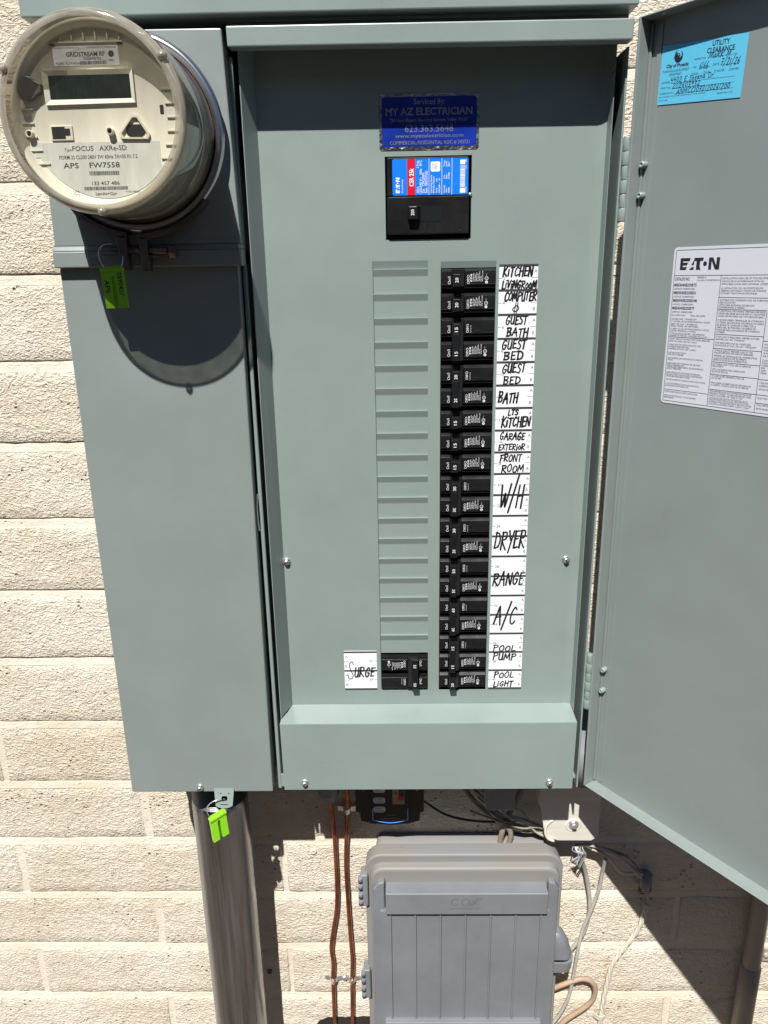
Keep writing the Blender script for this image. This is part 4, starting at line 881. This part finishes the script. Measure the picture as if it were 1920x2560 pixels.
# ================================================================== GREEN SEALS
def seal(name, f, W, H, T_, label, text=False, wires=()):
    t = thing(name, f(0, 0), label, 'seal', 'lime green utility seals')
    m = MB(); m.prism([(0, 0), (W*.39, 0), (W*.41, .02), (W*.41, H*.72), (W*.44, H*.8), (W*.5, H*.82), (W*.56, H*.8), (W*.59, H*.72), (W*.59, .02), (W*.61, 0), (W, 0), (W, H), (0, H)], f, 0, T_)
    m.fbox(f, W*.38, W*.62, H*.02, H*.84, 0, T_*.3); m.fbox(f, -.02, W+.02, H-.09, H+.03, -.01, T_+.05); m.fbox(f, W*.1, W*.9, H+.02, H+.09, .02, T_*.6)
    m.build('body', GREEN, t, .015)
    if text:
        m = MB(); txt(m, f, 'APS', W*.10, H*.73, .17, .5, 0, -90, hh=T_+.006, bold=.01); txt(m, f, '0590427', W*.72, H*.9, .165, .88, 0, -90, hh=T_+.006, bold=.01); m.build('printed_text', BLACKINK, t)
    for i, w_ in enumerate(wires):
        m = MB(); m.tube(smooth(w_, 8), .02 if text else .028, 6); m.build('wire', ZINC, t)
    return t
s1 = V((1, 0, -.0)).normalized()
fs1 = Fr((-11.40, -2.62, -1.36), V((.995, 0, .03)).normalized(), V((-.035, 0, 1)).normalized(), (0, -1, 0))
seal('meter_seal', fs1, .86, 1.48, .14, 'lime green seal printed APS hanging from the meter clamp, in the shade', True,
     [[(-11.3, -2.66, .14), (-11.48, -2.6, .45), (-11.52, -2.55, .75), (-11.35, -2.5, 1.0), (-11.0, -2.45, 1.05)], [(-10.75, -2.66, .14), (-10.63, -2.6, .3), (-10.6, -2.5, .6)]])
fs2 = Fr((-9.55, -2.25, -27.2), V((.80, .55, .22)).normalized(), V((-.08, .05, 1)).normalized(), V((.55, -.80, 0.1)).normalized())
fs2.n = fs2.ux.cross(fs2.uz)*-1 if (fs2.ux.cross(fs2.uz)).y > 0 else fs2.ux.cross(fs2.uz)
fs2.n.normalize()
seal('panel_seal', fs2, .84, 1.28, .28, 'bright lime green seal on a wire loop from the tab over the steel conduit', False,
     [[(-9.55, -2.25, -25.85), (-9.72, -2.15, -25.5), (-9.6, -2.0, -25.25), (-9.3, -1.9, -25.1), (-9.0, -1.8, -25.12)], [(-8.95, -1.65, -25.2), (-8.84, -1.62, -25.45), (-8.86, -1.75, -25.8)]])

# ================================================================== STEEL CONDUIT
cn = thing('steel_conduit', (-10.03, 1.5, -64), 'thick galvanised steel conduit running down from under the meter side of the panel', 'conduit')
MB().lathe([(1.44, -27.35), (1.50, -27.5), (1.51, -27.7), (1.51, -64)], (-10.03, 1.5), 'z', 64).build('pipe', GALV, cn)
pr = []
z = -25.3
while z > -27.45: pr += [(1.48, z), (1.40, z-.06)]; z -= .12
MB().lathe(pr, (-10.03, 1.5), 'z', 48, smooth=False).build('thread', THREAD, cn)
MB().lathe([(0.5, -24.8), (1.95, -24.8), (1.95, -25.3), (1.6, -25.45), (1.4, -25.45)], (-10.03, 1.5), 'z', 48).build('locknut', LOCKNUT, cn)

# ================================================================== COPPER GROUND WIRES AND STRAPS
GW = 'bare copper ground wires'
p1 = [(-4.2, 2.6, -27.0), (-4.25, 3.1, -28.4), (-4.23, 3.5, -29.44), (-4.06, 3.5, -31.2), (-4.02, 3.5, -33.45), (-4.02, 3.5, -35.4), (-4.11, 3.5, -37.36), (-4.53, 3.5, -40.08), (-4.47, 3.5, -41.6), (-4.53, 3.5, -42.89), (-4.56, 3.6, -46.69), (-4.5, 4.3, -48)]
p2 = [(-3.2, 3.1, -26.0), (-3.19, 3.4, -28.61), (-3.27, 3.5, -30.96), (-3.4, 3.5, -33.45), (-3.41, 3.5, -35.38), (-3.32, 3.5, -39.39), (-3.25, 3.5, -41.3), (-3.32, 3.5, -42.89), (-3.4, 3.6, -46.69), (-3.4, 4.3, -48)]
tag(MB().tube(smooth(p1), .128, 10).build('copper_wire', COPPER), 'left copper ground wire, bowed sideways between panel and wall opening', 'wire', GW)
tag(MB().tube(smooth(p2), .128, 10).build('copper_wire', COPPER), 'right copper ground wire, nearly straight beside the grey utility box', 'wire', GW)
def strap(x, z, label, sc=1):
    t = thing('pipe_strap', (x, 3.8, z), label, 'strap', 'small steel wire straps')
    f = Fr((x, 3.78, z)); m = MB(); prev = None
    prof = [(-.55, .02), (-.42, .03), (-.25, .10), (-.17, .28), (0, .46), (.17, .28), (.25, .10), (.45, .06), (.9, .06)]
    for (a, h), (b_, h2) in zip(prof, prof[1:]): m.add([f(a, -.16, h), f(b_, -.16, h2), f(b_, .16, h2), f(a, .16, h), f(a, -.16, h+.05), f(b_, -.16, h2+.05), f(b_, .16, h2+.05), f(a, .16, h+.05)], [(4, 5, 6, 7), (0, 3, 2, 1), (0, 1, 5, 4), (2, 3, 7, 6)])
    m.build('band', ZINC, t)
    m = MB(); m.lathe([(.2, 3.72), (.19, 3.62), (.12, 3.56), (.001, 3.56)], (x+.68, z), n=14); m.build('screw_head', ZINC, t)
strap(-4.5, -42.99, 'steel strap holding the left copper wire low on the wall')
strap(-3.35, -42.99, 'steel strap holding the right copper wire beside the utility box hinge')
strap(-3.24, -30.1, 'steel strap holding the right copper wire just under the panel')

# grey fitting above the left copper wire
t = thing('conduit_fitting', (-4.15, 2.6, -25), 'dark grey cable fitting under the panel where the left copper wire leaves', 'fitting')
MB().lathe([(.01, -25.0), (.62, -25.0), (.62, -28.1), (.5, -28.2), (.42, -28.6), (.01, -28.6)], (-4.15, 2.6), 'z', 10, smooth=False).build('body', GPVC, t)

# ================================================================== SURGE PROTECTOR
sp = thing('surge_protector', (-.7, 2.6, -29.4), 'black surge protector with blue outlined label tucked under the panel', 'surge protector')
fz = Fr((0, 2.0, -0.32))
body = [(-2.62, -25.0), (-2.62, -28.7), (-2.4, -28.75), (-2.35, -29.3), (-1.7, -29.5), (-.7, -29.58), (.3, -29.5), (.95, -29.3), (1.0, -28.75), (1.2, -28.7), (1.2, -25.0)]
MB().prism(body, fz, -1.6, 0).build('case', BLACK2, sp, .06, 2)
MB().prism([(-1.72, -25), (-1.72, -29.1), (-.7, -29.32), (.35, -29.1), (.35, -25)], fz, 0, .2).build('raised_face', BLACK2, sp, .03)
fz2 = Fr((0, 1.8, -0.32)); m = MB()
pts = [(-1.66, -28.3), (-1.66, -29.03)]+[(-1.66+1.95*i/8, -29.03-.2*math.sin(math.pi*i/8)) for i in range(1, 8)]+[(.29, -29.03), (.29, -28.3)]
for a, b_ in zip(pts, pts[1:]): m.line(fz2, *a, *b_, .05, .012)
m.build('blue_outline', LBLUE, sp)
m = MB()
for i, z in enumerate((-27.05, -27.75, -28.35)):
    m.prism(rrect(-1.62, -.95, z-.18, z+.20, .14), fz2, .0, .01)
m.build('status_panel', STICKER, sp)
m = MB()
for s, x, z, h, w_, mi in (('S.P.D.', -1.56, -27.1, .12, .3, 0), ('AC Power', -1.56, -27.7, .11, .48, 0), ('Protected', -1.56, -27.86, .11, .5, 0), ('Normal', -1.56, -28.3, .11, .36, 0), ('Service Req.', -1.56, -28.47, .11, .56, 0), ('eaton.com', -.85, -28.75, .06, .45, 1), ('Contains No Serviceable Parts', -1.25, -28.98, .07, 1.1, 1), ('RTI Rating on the back', -1.1, -29.09, .07, .8, 1)):
    txt(m, fz2, s, x, z, h, w_, mi, hh=.016)
m.build('printed_text', [BLACKINK, GREYINK], sp)
m = MB(); m.fbox(fz2, -.55, .12, -28.0, -26.9, 0, .01); m.fbox(fz2, -.2, .1, -27.5, -26.95, .01, .014, 1); m.fbox(fz2, -.3, .1, -27.75, -27.52, .01, .014, 2); m.disc(fz2, -.38, -27.25, .1, .013, 1, 14, .06)
m.build('approval_label', [mat('tan_label', (.35, .27, .19), .5), BLACKINK, RED], sp)
for x in (-2.15, .82): MB().lathe([(.1, 1.99), (.1, 1.93), (.001, 1.93)], (x, -27.45), n=12).build('screw', LOCKNUT, sp)
m = MB(); m.tube(smooth([(1.0, 2.6, -28.5), (1.27, 3.0, -29.11), (2.57, 3.2, -30.2), (4.2, 3.3, -30.7), (6.2, 3.3, -30.8)]), .07, 8)
tag(m.build('black_cable', BWIRE), 'thin black cable sagging from the surge protector behind the utility box', 'cable')

# grey conduit body and dark pipe under the panel
t = thing('junction_box', (5.2, 2.0, -28.4), 'grey rectangular conduit box with cover hanging just below the panel edge', 'junction box')
MB().box(4.5, 6.05, 1.5, 3.2, -28.2, -24.95).build('body', GPVC, t, .12, 3)
MB().box(4.62, 6.12, 1.28, 1.5, -28.35, -25.0).build('cover', GPVC, t, .06, 2)
MB().box(4.2, 4.5, 1.9, 2.9, -27.6, -25).build('hub', GPVC, t, .05)
m = MB(); m.tube([(3.0, 2.8, -26.6), (8.6, 2.9, -26.6)], .45, 20)
tag(m.build('grey_pipe', GPVC), 'short grey pipe running sideways in shadow behind the conduit box', 'pipe')
m = MB(); m.lathe([(.44, -21.0), (.44, -23.8), (.52, -23.85), (.52, -26.0), (.001, -26.0)], (9.42, .6), 'z', 28)
tag(m.build('grey_pipe', GPVC), 'grey upright plastic pipe seen through the gap between panel and door', 'pipe')

# ================================================================== GROUND PLATE BRACKET
br = thing('ground_bracket', (9.5, 1.75, -30.8), 'beige painted metal bracket with a domed bolt, half lit, below the panel corner', 'bracket')
fB = Fr((0, 1.75, 0))
MB().prism([(7.65, -25.6), (10.92, -25.6), (10.92, -29.9), (10.95, -30.3), (10.86, -30.55), (10.55, -30.78), (8.7, -30.76), (8.2, -30.6), (7.95, -30.25), (7.85, -29.9), (7.8, -29.5), (7.62, -28.4)], fB, -.05, .0).build('plate', BEIGE, br, .03)
MB().hexa([(7.62, 1.75, -28.4), (7.62, 3.8, -28.4), (7.54, 3.8, -28.4), (7.54, 1.75, -28.4)], [(7.62, 1.75, -25.6), (7.62, 3.8, -25.6), (7.54, 3.8, -25.6), (7.54, 1.75, -25.6)]).build('side_flange', BEIGE, br)
MB().tube(smooth([(8.35, 1.78, -29.40), (8.02, 1.72, -29.65), (7.95, 1.68, -30.1), (8.1, 1.64, -30.5), (8.45, 1.66, -30.72)]), .08, 8).build('rolled_edge', BEIGE, br)
MB().lathe([(.46, 1.75), (.42, 1.72), (.33, 1.71), (.27, 1.80), (.2, 1.84), (.001, 1.84)], (9.5, -29.72), n=32).build('dimple', BEIGE, br)
MB().lathe([(.26, 1.71), (.28, 1.65), (.20, 1.59), (.12, 1.57)], (9.5, -29.64), n=20).build('washer', ZINC, br)
m = MB(); m.prism([(9.5+.15*math.cos(math.radians(60*i+15)), -29.62+.15*math.sin(math.radians(60*i+15))) for i in range(6)], Fr((0, 1.61, 0)), 0, .17)
m.build('bolt', ZINC, br, .02)

# ================================================================== CABLES
def cable(name, pts, r, mt, label, cat='cable', n=8, flat=1.0): return tag(MB().tube(smooth(pts, 6), r*.86, n, flat=flat).build(name, mt), label, cat)
cable('grey_cable', [(10.2, 2.6, -32.4), (10.45, 2.9, -33.2), (10.8, 3.2, -34.29), (11.14, 3.3, -35.97), (11.24, 3.3, -37.16), (11.18, 3.4, -38.42), (10.9, 3.4, -39.38), (10.33, 3.4, -40.4), (9.4, 3.4, -41.6)], .14, CABLE, 'grey cable dropping from the bracket and curving left behind the box handle')
cable('grey_cable', [(11.75, 2.7, -32.9), (11.74, 3.0, -34.11), (11.64, 3.1, -35.52), (11.19, 3.1, -37.37), (10.88, 3.1, -38.47), (10.67, 3.0, -39.7), (10.5, 3.0, -41.88), (10.3, 3.0, -43.67), (9.82, 3.0, -45.16), (9.0, 3.0, -46.8), (8.7, 3.0, -48.5)], .13, CABLE, 'long grey cable crossing in front and running down right of the utility box')
cable('white_cable', [(10.5, 2.6, -31.75), (10.79, 2.55, -31.8), (11.3, 2.6, -31.98), (11.76, 2.6, -32.27), (12.5, 2.8, -32.8), (13.2, 3.0, -33.6), (14.1, 3.2, -34.7)], .12, CABLE, 'pale cable sloping right from under the bracket to the wall clip')
cable('white_cable', [(10.9, 2.7, -32.15), (11.7, 2.9, -32.74), (12.27, 3.0, -33.38), (12.6, 3.0, -33.9), (13.05, 3.1, -34.27), (13.72, 3.2, -34.4), (14.2, 3.3, -34.6)], .11, WCABLE, 'white cable sagging in a lit bow just left of the wall clip')
cable('thin_cable', [(11.2, 2.8, -32.1), (12.2, 3.0, -32.55), (13.1, 3.1, -33.05), (13.9, 3.3, -34.1), (14.3, 3.4, -34.7)], .07, DUN, 'thin dusty cable arched above the pale cables toward the clip')
# cut coloured wires
t = thing('wire_splice', (10.2, 2.5, -32.6), 'twisted bundle of cut telephone wires hanging beneath the bracket', 'wire bundle')
cols = [mat('white_wire', (.55, .55, .56), .4), mat('blue_wire', (.20, .23, .32), .4), CABLE, mat('orange_wire', (.40, .30, .25), .4)]
for i in range(7):
    x = 9.95+.07*i; rr2 = random.Random(i)
    m = MB(); m.tube(smooth([(x-.1, 2.65, -31.75), (x-.15+rr2.uniform(-.2, .2), 2.4, -32.0), (x+.1, 2.35, -32.2), (x+.05+rr2.uniform(-.15, .15), 2.45, -32.5), (x-.15, 2.6, -32.9-.1*i)]), .035, 6); m.build('strand', cols[i % 4], t)
# cable clip or splice cover on the wall
t = thing('cable_clip', (14.6, 3.8, -35.8), 'small grey plastic cable cover fixed to the wall in the door shadow', 'cable clip')
m = MB(); m.lathe([(.001, -34.55), (.36, -34.7), (.38, -35.3), (.34, -35.9), (.25, -35.95)], (14.5, 3.5), 'z', 14); m.build('sleeve', GPVC, t)
m = MB()
for z in (-35.6, -35.75, -35.9): m.tube([(14.5+.37*math.cos(a), 3.5-.3*abs(math.sin(a)), z+.1*math.cos(a)) for a in [math.pi*i/8+math.pi for i in range(9)]], .03, 6)
m.build('tie', BWIRE, t)
cable('thin_cable', [(14.5, 3.3, -35.7), (14.73, 3.4, -36.5), (14.8, 3.5, -37.0), (14.72, 3.5, -37.6)], .06, CABLE, 'thin wire leaving the bottom of the wall clip in the door shadow')
# twisted painted cable: three strands
tw = thing('twisted_cable', (12.6, 3.4, -48), 'cream painted twisted cable slanting down the wall right of the utility box', 'cable')
ctr = smooth([(14.72, 3.5, -37.0), (14.68, 3.5, -37.6), (14.32, 3.5, -39.06), (13.48, 3.5, -40.68), (12.98, 3.5, -41.89), (12.76, 3.5, -43.58), (12.62, 3.5, -45.3), (12.6, 3.5, -46.2), (12.5, 3.5, -49)], 16)
for s_ in range(3):
    m = MB(); q = []
    for i, p in enumerate(ctr):
        a = i*.30+s_*2.094; q.append(p+V((.07*math.cos(a), .07*math.sin(a), 0)))
    m.tube(q, .088, 8); m.build('strand', WCABLE, tw)
m = MB(); f = Fr((12.3, 3.76, -46.0)); prof = [(-.6, .05), (-.2, .05), (.0, .3), (.25, .42), (.5, .3), (.62, .02)]
for (a, h), (b_, h2) in zip(prof, prof[1:]): m.add([f(a, -.17, h), f(b_, -.17, h2), f(b_, .17, h2), f(a, .17, h), f(a, -.17, h+.06), f(b_, -.17, h2+.06), f(b_, .17, h2+.06), f(a, .17, h+.06)], [(4, 5, 6, 7), (0, 1, 5, 4), (2, 3, 7, 6)])
m.disc(f, -.4, 0, .17, .13, 0, 14)
tag(m.build('pipe_strap', WCABLE), 'cream painted strap holding the twisted cable at the bottom edge', 'strap')
cable('tan_cable', [(8.6, 3.2, -43.6), (9.3, 3.1, -43.2), (9.9, 3.0, -42.75), (10.53, 3.0, -42.45), (11.1, 3.0, -42.3), (11.6, 3.0, -42.5), (11.9, 3.0, -43.05), (11.86, 3.0, -43.84), (11.55, 3.0, -44.4), (11.1, 3.0, -44.87), (10.5, 3.0, -45.4), (10.0, 3.0, -45.95), (9.2, 3.0, -47.2)], .185, TAN, 'thick tan sun browned cable looping out beside the utility box')
BU = 'dusty cables behind the utility box'
for pts, r, lab_ in (([(3.0, 3.2, -26.5), (3.54, 3.1, -28.3), (4.65, 3.0, -29.72), (5.6, 2.9, -30.4), (6.2, 2.8, -31.05), (6.1, 2.8, -32.2)], .18, 'dusty cable slanting down right and ending in a bend on the utility box'),
                     ([(7.2, 3.3, -27.6), (6.6, 3.1, -28.9), (6.1, 3.0, -30.0), (5.75, 2.9, -31.1), (5.6, 2.9, -32.3)], .2, 'pale dusty cable slanting down left to the utility box'),
                     ([(4.0, 3.4, -28.4), (5.1, 3.3, -29.6), (6.2, 3.1, -30.6), (7.2, 3.0, -30.9), (8.3, 3.0, -31.3)], .08, 'thin dusty cable running toward the bracket behind the box'),
                     ([(4.4, 3.5, -29.2), (5.5, 3.4, -30.3), (6.6, 3.2, -31.1), (7.6, 3.0, -31.2), (8.5, 3.0, -31.5)], .09, 'lowest thin dusty cable running toward the bracket'),
                     ([(6.2, 3.2, -30.6), (6.6, 2.9, -30.75), (6.9, 2.8, -30.65), (7.1, 2.8, -30.95), (6.8, 2.9, -31.1), (7.6, 3.0, -31.0), (8.4, 3.0, -31.2)], .06, 'tangled thin wire in the shadow left of the bracket')):
    cable('dusty_cable', pts, r, DUN if r < .1 else DUN, lab_)['group'] = BU
for i in range(9):
    rw = random.Random(60+i); y = rw.uniform(2.5, 3.4); z0 = rw.uniform(-31.2, -29.6)
    cable('dusty_cable', [(rw.uniform(3.4, 5.2), y, z0+rw.uniform(.4, 2.0)), (rw.uniform(5.4, 6.2), y, z0+rw.uniform(-.2, .4)), (6.8, y-.1, z0+rw.uniform(-.3, .2)), (rw.uniform(7.2, 7.9), y, -30.9+rw.uniform(-.3, .4)), (8.8, 2.9, -31.3+rw.uniform(-.2, .3))], rw.uniform(.05, .09), (DUN, CABLE, WCABLE)[i % 3], 'one thin cable of the loose tangle behind the utility box')['group'] = BU
for i in range(4):
    rw = random.Random(80+i)
    cable('thin_cable', [(9.9+.2*i, 2.4, -31.6), (11.0, 2.7, -32.0+rw.uniform(-.3, .2)), (12.2+rw.uniform(-.3, .3), 3.0, -32.6+rw.uniform(-.4, .2)), (13.3, 3.2, -33.6+rw.uniform(-.3, .3)), (14.4, 3.4, -34.8)], rw.uniform(.035, .06), (DUN, CABLE)[i % 2], 'one thin wire of the group sagging from bracket to wall clip', )['group'] = 'thin wires from bracket to clip'
cable('white_cable', [(7.0, 3.0, -30.85), (7.6, 2.9, -31.1), (8.3, 2.85, -31.5), (8.8, 2.9, -31.75)], .09, WCABLE, 'short lit white cable between the utility box and bracket')
cable('thin_cable', [(4.0, 2.6, -27.6), (6.0, 2.2, -27.3), (7.3, 1.8, -26.4), (8.0, 1.6, -25.6)], .03, DUN, 'very thin wire along the shaded bottom edge of the panel')

# ================================================================== UTILITY BOX
ub = thing('utility_box', (3.2, 3.8, -46), 'grey plastic cable company box with a ribbed lid fixed low on the wall', 'utility box')
fU = Fr((0, 0, 0))
def taper_box(mb, x0, x1, z0, z1, ya, yb, g_, r, m=0):   # rounded box growing towards the front
    a = rrect(x0+g_, x1-g_, z0+g_, z1-g_, r, 6); b_ = rrect(x0, x1, z0, z1, r, 6); n = len(a)
    vs = [V((x, ya, z)) for x, z in a]+[V((x, yb, z)) for x, z in b_]
    mb.add(vs, [tuple(range(n, 2*n))], m); k = len(mb.v)-2*n
    for i in range(n): mb.f.append([k+i, k+(i+1) % n, k+n+(i+1) % n, k+n+i]); mb.m.append(m); mb.sm.append(True)
m = MB(); taper_box(m, -1.72, 8.55, -47.5, -31.75, 3.8, 1.9, .18, .5); m.build('body', UTILT, ub)
m = MB(); taper_box(m, -2.16, 9.0, -48.0, -31.35, 2.3, 1.35, .06, .95); m.build('lid_rim', UTILT, ub, .12, 3)
m = MB(); taper_box(m, -1.85, 8.75, -47.8, -31.85, 1.6, 0.85, .0, .75); m.build('lid', UTILT, ub, .18, 3)
m = MB(); m.prism([(-1.75, -47.6), (8.62, -47.6), (8.62, -32.9), (8.4, -32.5), (8.02, -32.4), (8.02, -34.3), (-1.05, -34.3), (-1.05, -32.4), (-1.4, -32.5), (-1.72, -32.9)], fU, -.9, -.45)
m.build('lid_frame', UTIL, ub, .1, 3)
m = MB(); m.box(-1.0, 7.95, 0.0, .95, -34.22, -32.78); br_ = m.build('brand_bar', UTIL, ub, .06, 3)
m = MB(); q = rrect(.08, 6.85, -33.98, -32.98, .12); 
for a, b_ in zip(q, q[1:]+q[:1]): m.line(fU, *a, *b_, .03, .008)
m.build('recess_outline', mat('moulded_edge', (.20, .215, .235), .45), br_)
m = MB(); fR = Fr((0, 0, 0)); k_ = .55
def arcp(cx_, cz_, r, a0, a1, n=12): return [(cx_+r*math.cos(math.radians(a0+(a1-a0)*i/n)), cz_+r*math.sin(math.radians(a0+(a1-a0)*i/n))) for i in range(n+1)]
for pts in (arcp(2.85, -33.35, .22, 45, 315), arcp(3.42, -33.35, .22, 0, 360)): m.stroke(fR, pts, .05, .006)
for q in ([(3.72, -33.15), (4.12, -33.58)], [(4.3, -33.08), (3.75, -33.62)], [(4.2, -33.05), (3.65, -33.62)], [(4.1, -33.05), (3.6, -33.58)]): m.stroke(fR, q, .03, .006)
txt(m, fR, 'COMMUNICATIONS', 2.6, -33.82, .09, 1.65, 0, hh=.008)
m.build('moulded_lettering', mat('moulded_logo', (.125, .135, .155), .45), br_)
MB().fbox(fU, -1.3, 8.1, -46.8, -34.3, -.9, -.30).build('lid_panel', UTIL, ub)
for i in range(7):
    x = -.75+1.4*i; m = MB(); m.prism([(x-.05, -42.1), (x+.05, -42.1), (x+.05, -34.25), (x-.05, -34.25)], fU, -.32, -.19); m.build('rib', UTIL, ub, .02)
MB().box(-1.15, 7.95, -.05, .7, -43.2, -42.15).build('lower_bar', UTIL, ub, .06, 2)
for zc in (-33.6, -40.5):
    m = MB(); m.box(-2.42, -2.0, 1.05, 1.8, zc-1.1, zc+1.1); ho = m.build('hinge', UTIL, ub, .1, 3)
    for dz in (-.75, -.25, .35, .85): m = MB(); m.tube([(-2.42, 1.05, zc+dz-.2), (-2.42, 1.05, zc+dz+.2)], .13, 12); m.build('knuckle', UTIL, ho)
# padlock hood on the right side: a rounded cap above, an open collar below
def ring(x1, ya, yb, r, z): return [V((x, y, z)) for x, y in [(8.55, ya), (x1-r, ya)]+[(x1-r+r*math.cos(math.radians(-90+15*i)), (ya+yb)/2+(yb-ya)/2*math.sin(math.radians(-90+15*i))) for i in range(1, 12)]+[(x1-r, yb), (8.55, yb)]]
m = MB(); lv = [ring(8.95, .95, 1.5, .2, -36.5), ring(9.25, .8, 1.7, .3, -36.75), ring(9.55, .72, 1.9, .4, -37.4), ring(9.78, .7, 2.0, .5, -38.25)]; n = len(lv[0])
for q in lv: m.v += q
for j in range(3):
    for i in range(n): m.f.append([j*n+i, j*n+(i+1) % n, (j+1)*n+(i+1) % n, (j+1)*n+i]); m.m.append(0); m.sm.append(True)
m.f.append(list(range(n))); m.m.append(0); m.sm.append(False)
m.build('padlock_hood', UTIL, ub)
m = MB(); o1, o2 = ring(9.86, .6, 2.1, .55, -38.42), ring(9.80, .62, 2.08, .55, -39.1); i1, i2 = ring(9.72, .74, 1.96, .5, -38.42), ring(9.66, .76, 1.94, .5, -39.1)
for q in (o1, o2, i1, i2): m.v += q
for i in range(n-1):
    for fc in ((i, i+1, n+i+1, n+i), (2*n+i, 3*n+i, 3*n+i+1, 2*n+i+1), (i, 2*n+i, 2*n+i+1, i+1), (n+i, n+i+1, 3*n+i+1, 3*n+i)): m.f.append(list(fc)); m.m.append(0); m.sm.append(False)
m.build('padlock_collar', UTIL, ub)
MB().box(8.55, 9.3, .9, 1.8, -39.05, -38.3).build('padlock_lug', BLACK2, ub)
for i, x in enumerate((-.16, 3.4, 7.0)): MB().box(x-.17, x+.17, 1.95, 2.02, -31.40, -31.33).build('vent_notch', UTILT, ub)

# ================================================================== PVC PIPE AT RIGHT
pv = thing('painted_pipe', (21.4, 3.1, -64), 'beige painted pipe running down the wall at the right edge of the picture', 'pipe')
MB().lathe([(.52, -20), (.52, -43.2)], (21.42, 3.2), 'z', 28).build('upper_length', PVC, pv)
MB().lathe([(.52, -41.4), (.60, -41.45), (.60, -44.0), (.60, -64)], (21.42, 3.2), 'z', 28).build('lower_sleeve', PVC, pv)
t = thing('pipe_strap', (22.2, 3.8, -41.2), 'painted strap with a screw on the right side of the beige pipe', 'strap')
MB().box(21.9, 23.3, 3.62, 3.76, -41.6, -40.6).build('tab', BLOCK if 0 else PVC, t, .04); MB().lathe([(.2, 3.62), (.12, 3.5), (.001, 3.5)], (22.5, -41.1), n=12).build('screw_head', PVC, t)
# loose screws in the wall, rust streak
for x, z, lab_ in ((-5.36, -33.23, 'painted wall screw in sun left of the copper wires'), (-8.79+.2, -42.55, 'old wall screw in the shadow right of the conduit')):
    m = MB(); m.lathe([(.17, YW), (.17, YW-.1), (.12, YW-.14), (.08, YW-.1), (.001, YW-.1)], (x, z), n=14); tag(m.build('wall_screw', WCABLE if x > -6 else LOCKNUT), lab_, 'screw')
m = MB(); rs = random.Random(11)
for i in range(75):
    t_ = rs.random(); x = 12.83-.26*t_+rs.gauss(0, .05+.05*t_); z = -41.2-3.9*t_; m.disc(Fr((0, YW-.03, 0)), x, z, rs.uniform(.015, .05), .002*rs.random(), 0, 6)
o = m.build('rust_streak', RUST, wall); o['kind'] = 'stuff'

# ------------------------------------------------------------------ tidy: recompute normals outward on closed pieces
import bmesh
seen = set()
for o in SC.objects:
    if o.type == 'MESH' and o.data.name not in seen:
        seen.add(o.data.name)
        nm = o.name.split('.')[0]
        if nm in ('printed_text', 'handwriting', 'nameplate_text', 'maker_name', 'rating_number'): continue
        b_ = bmesh.new(); b_.from_mesh(o.data); bmesh.ops.recalc_face_normals(b_, faces=b_.faces); b_.to_mesh(o.data); b_.free()
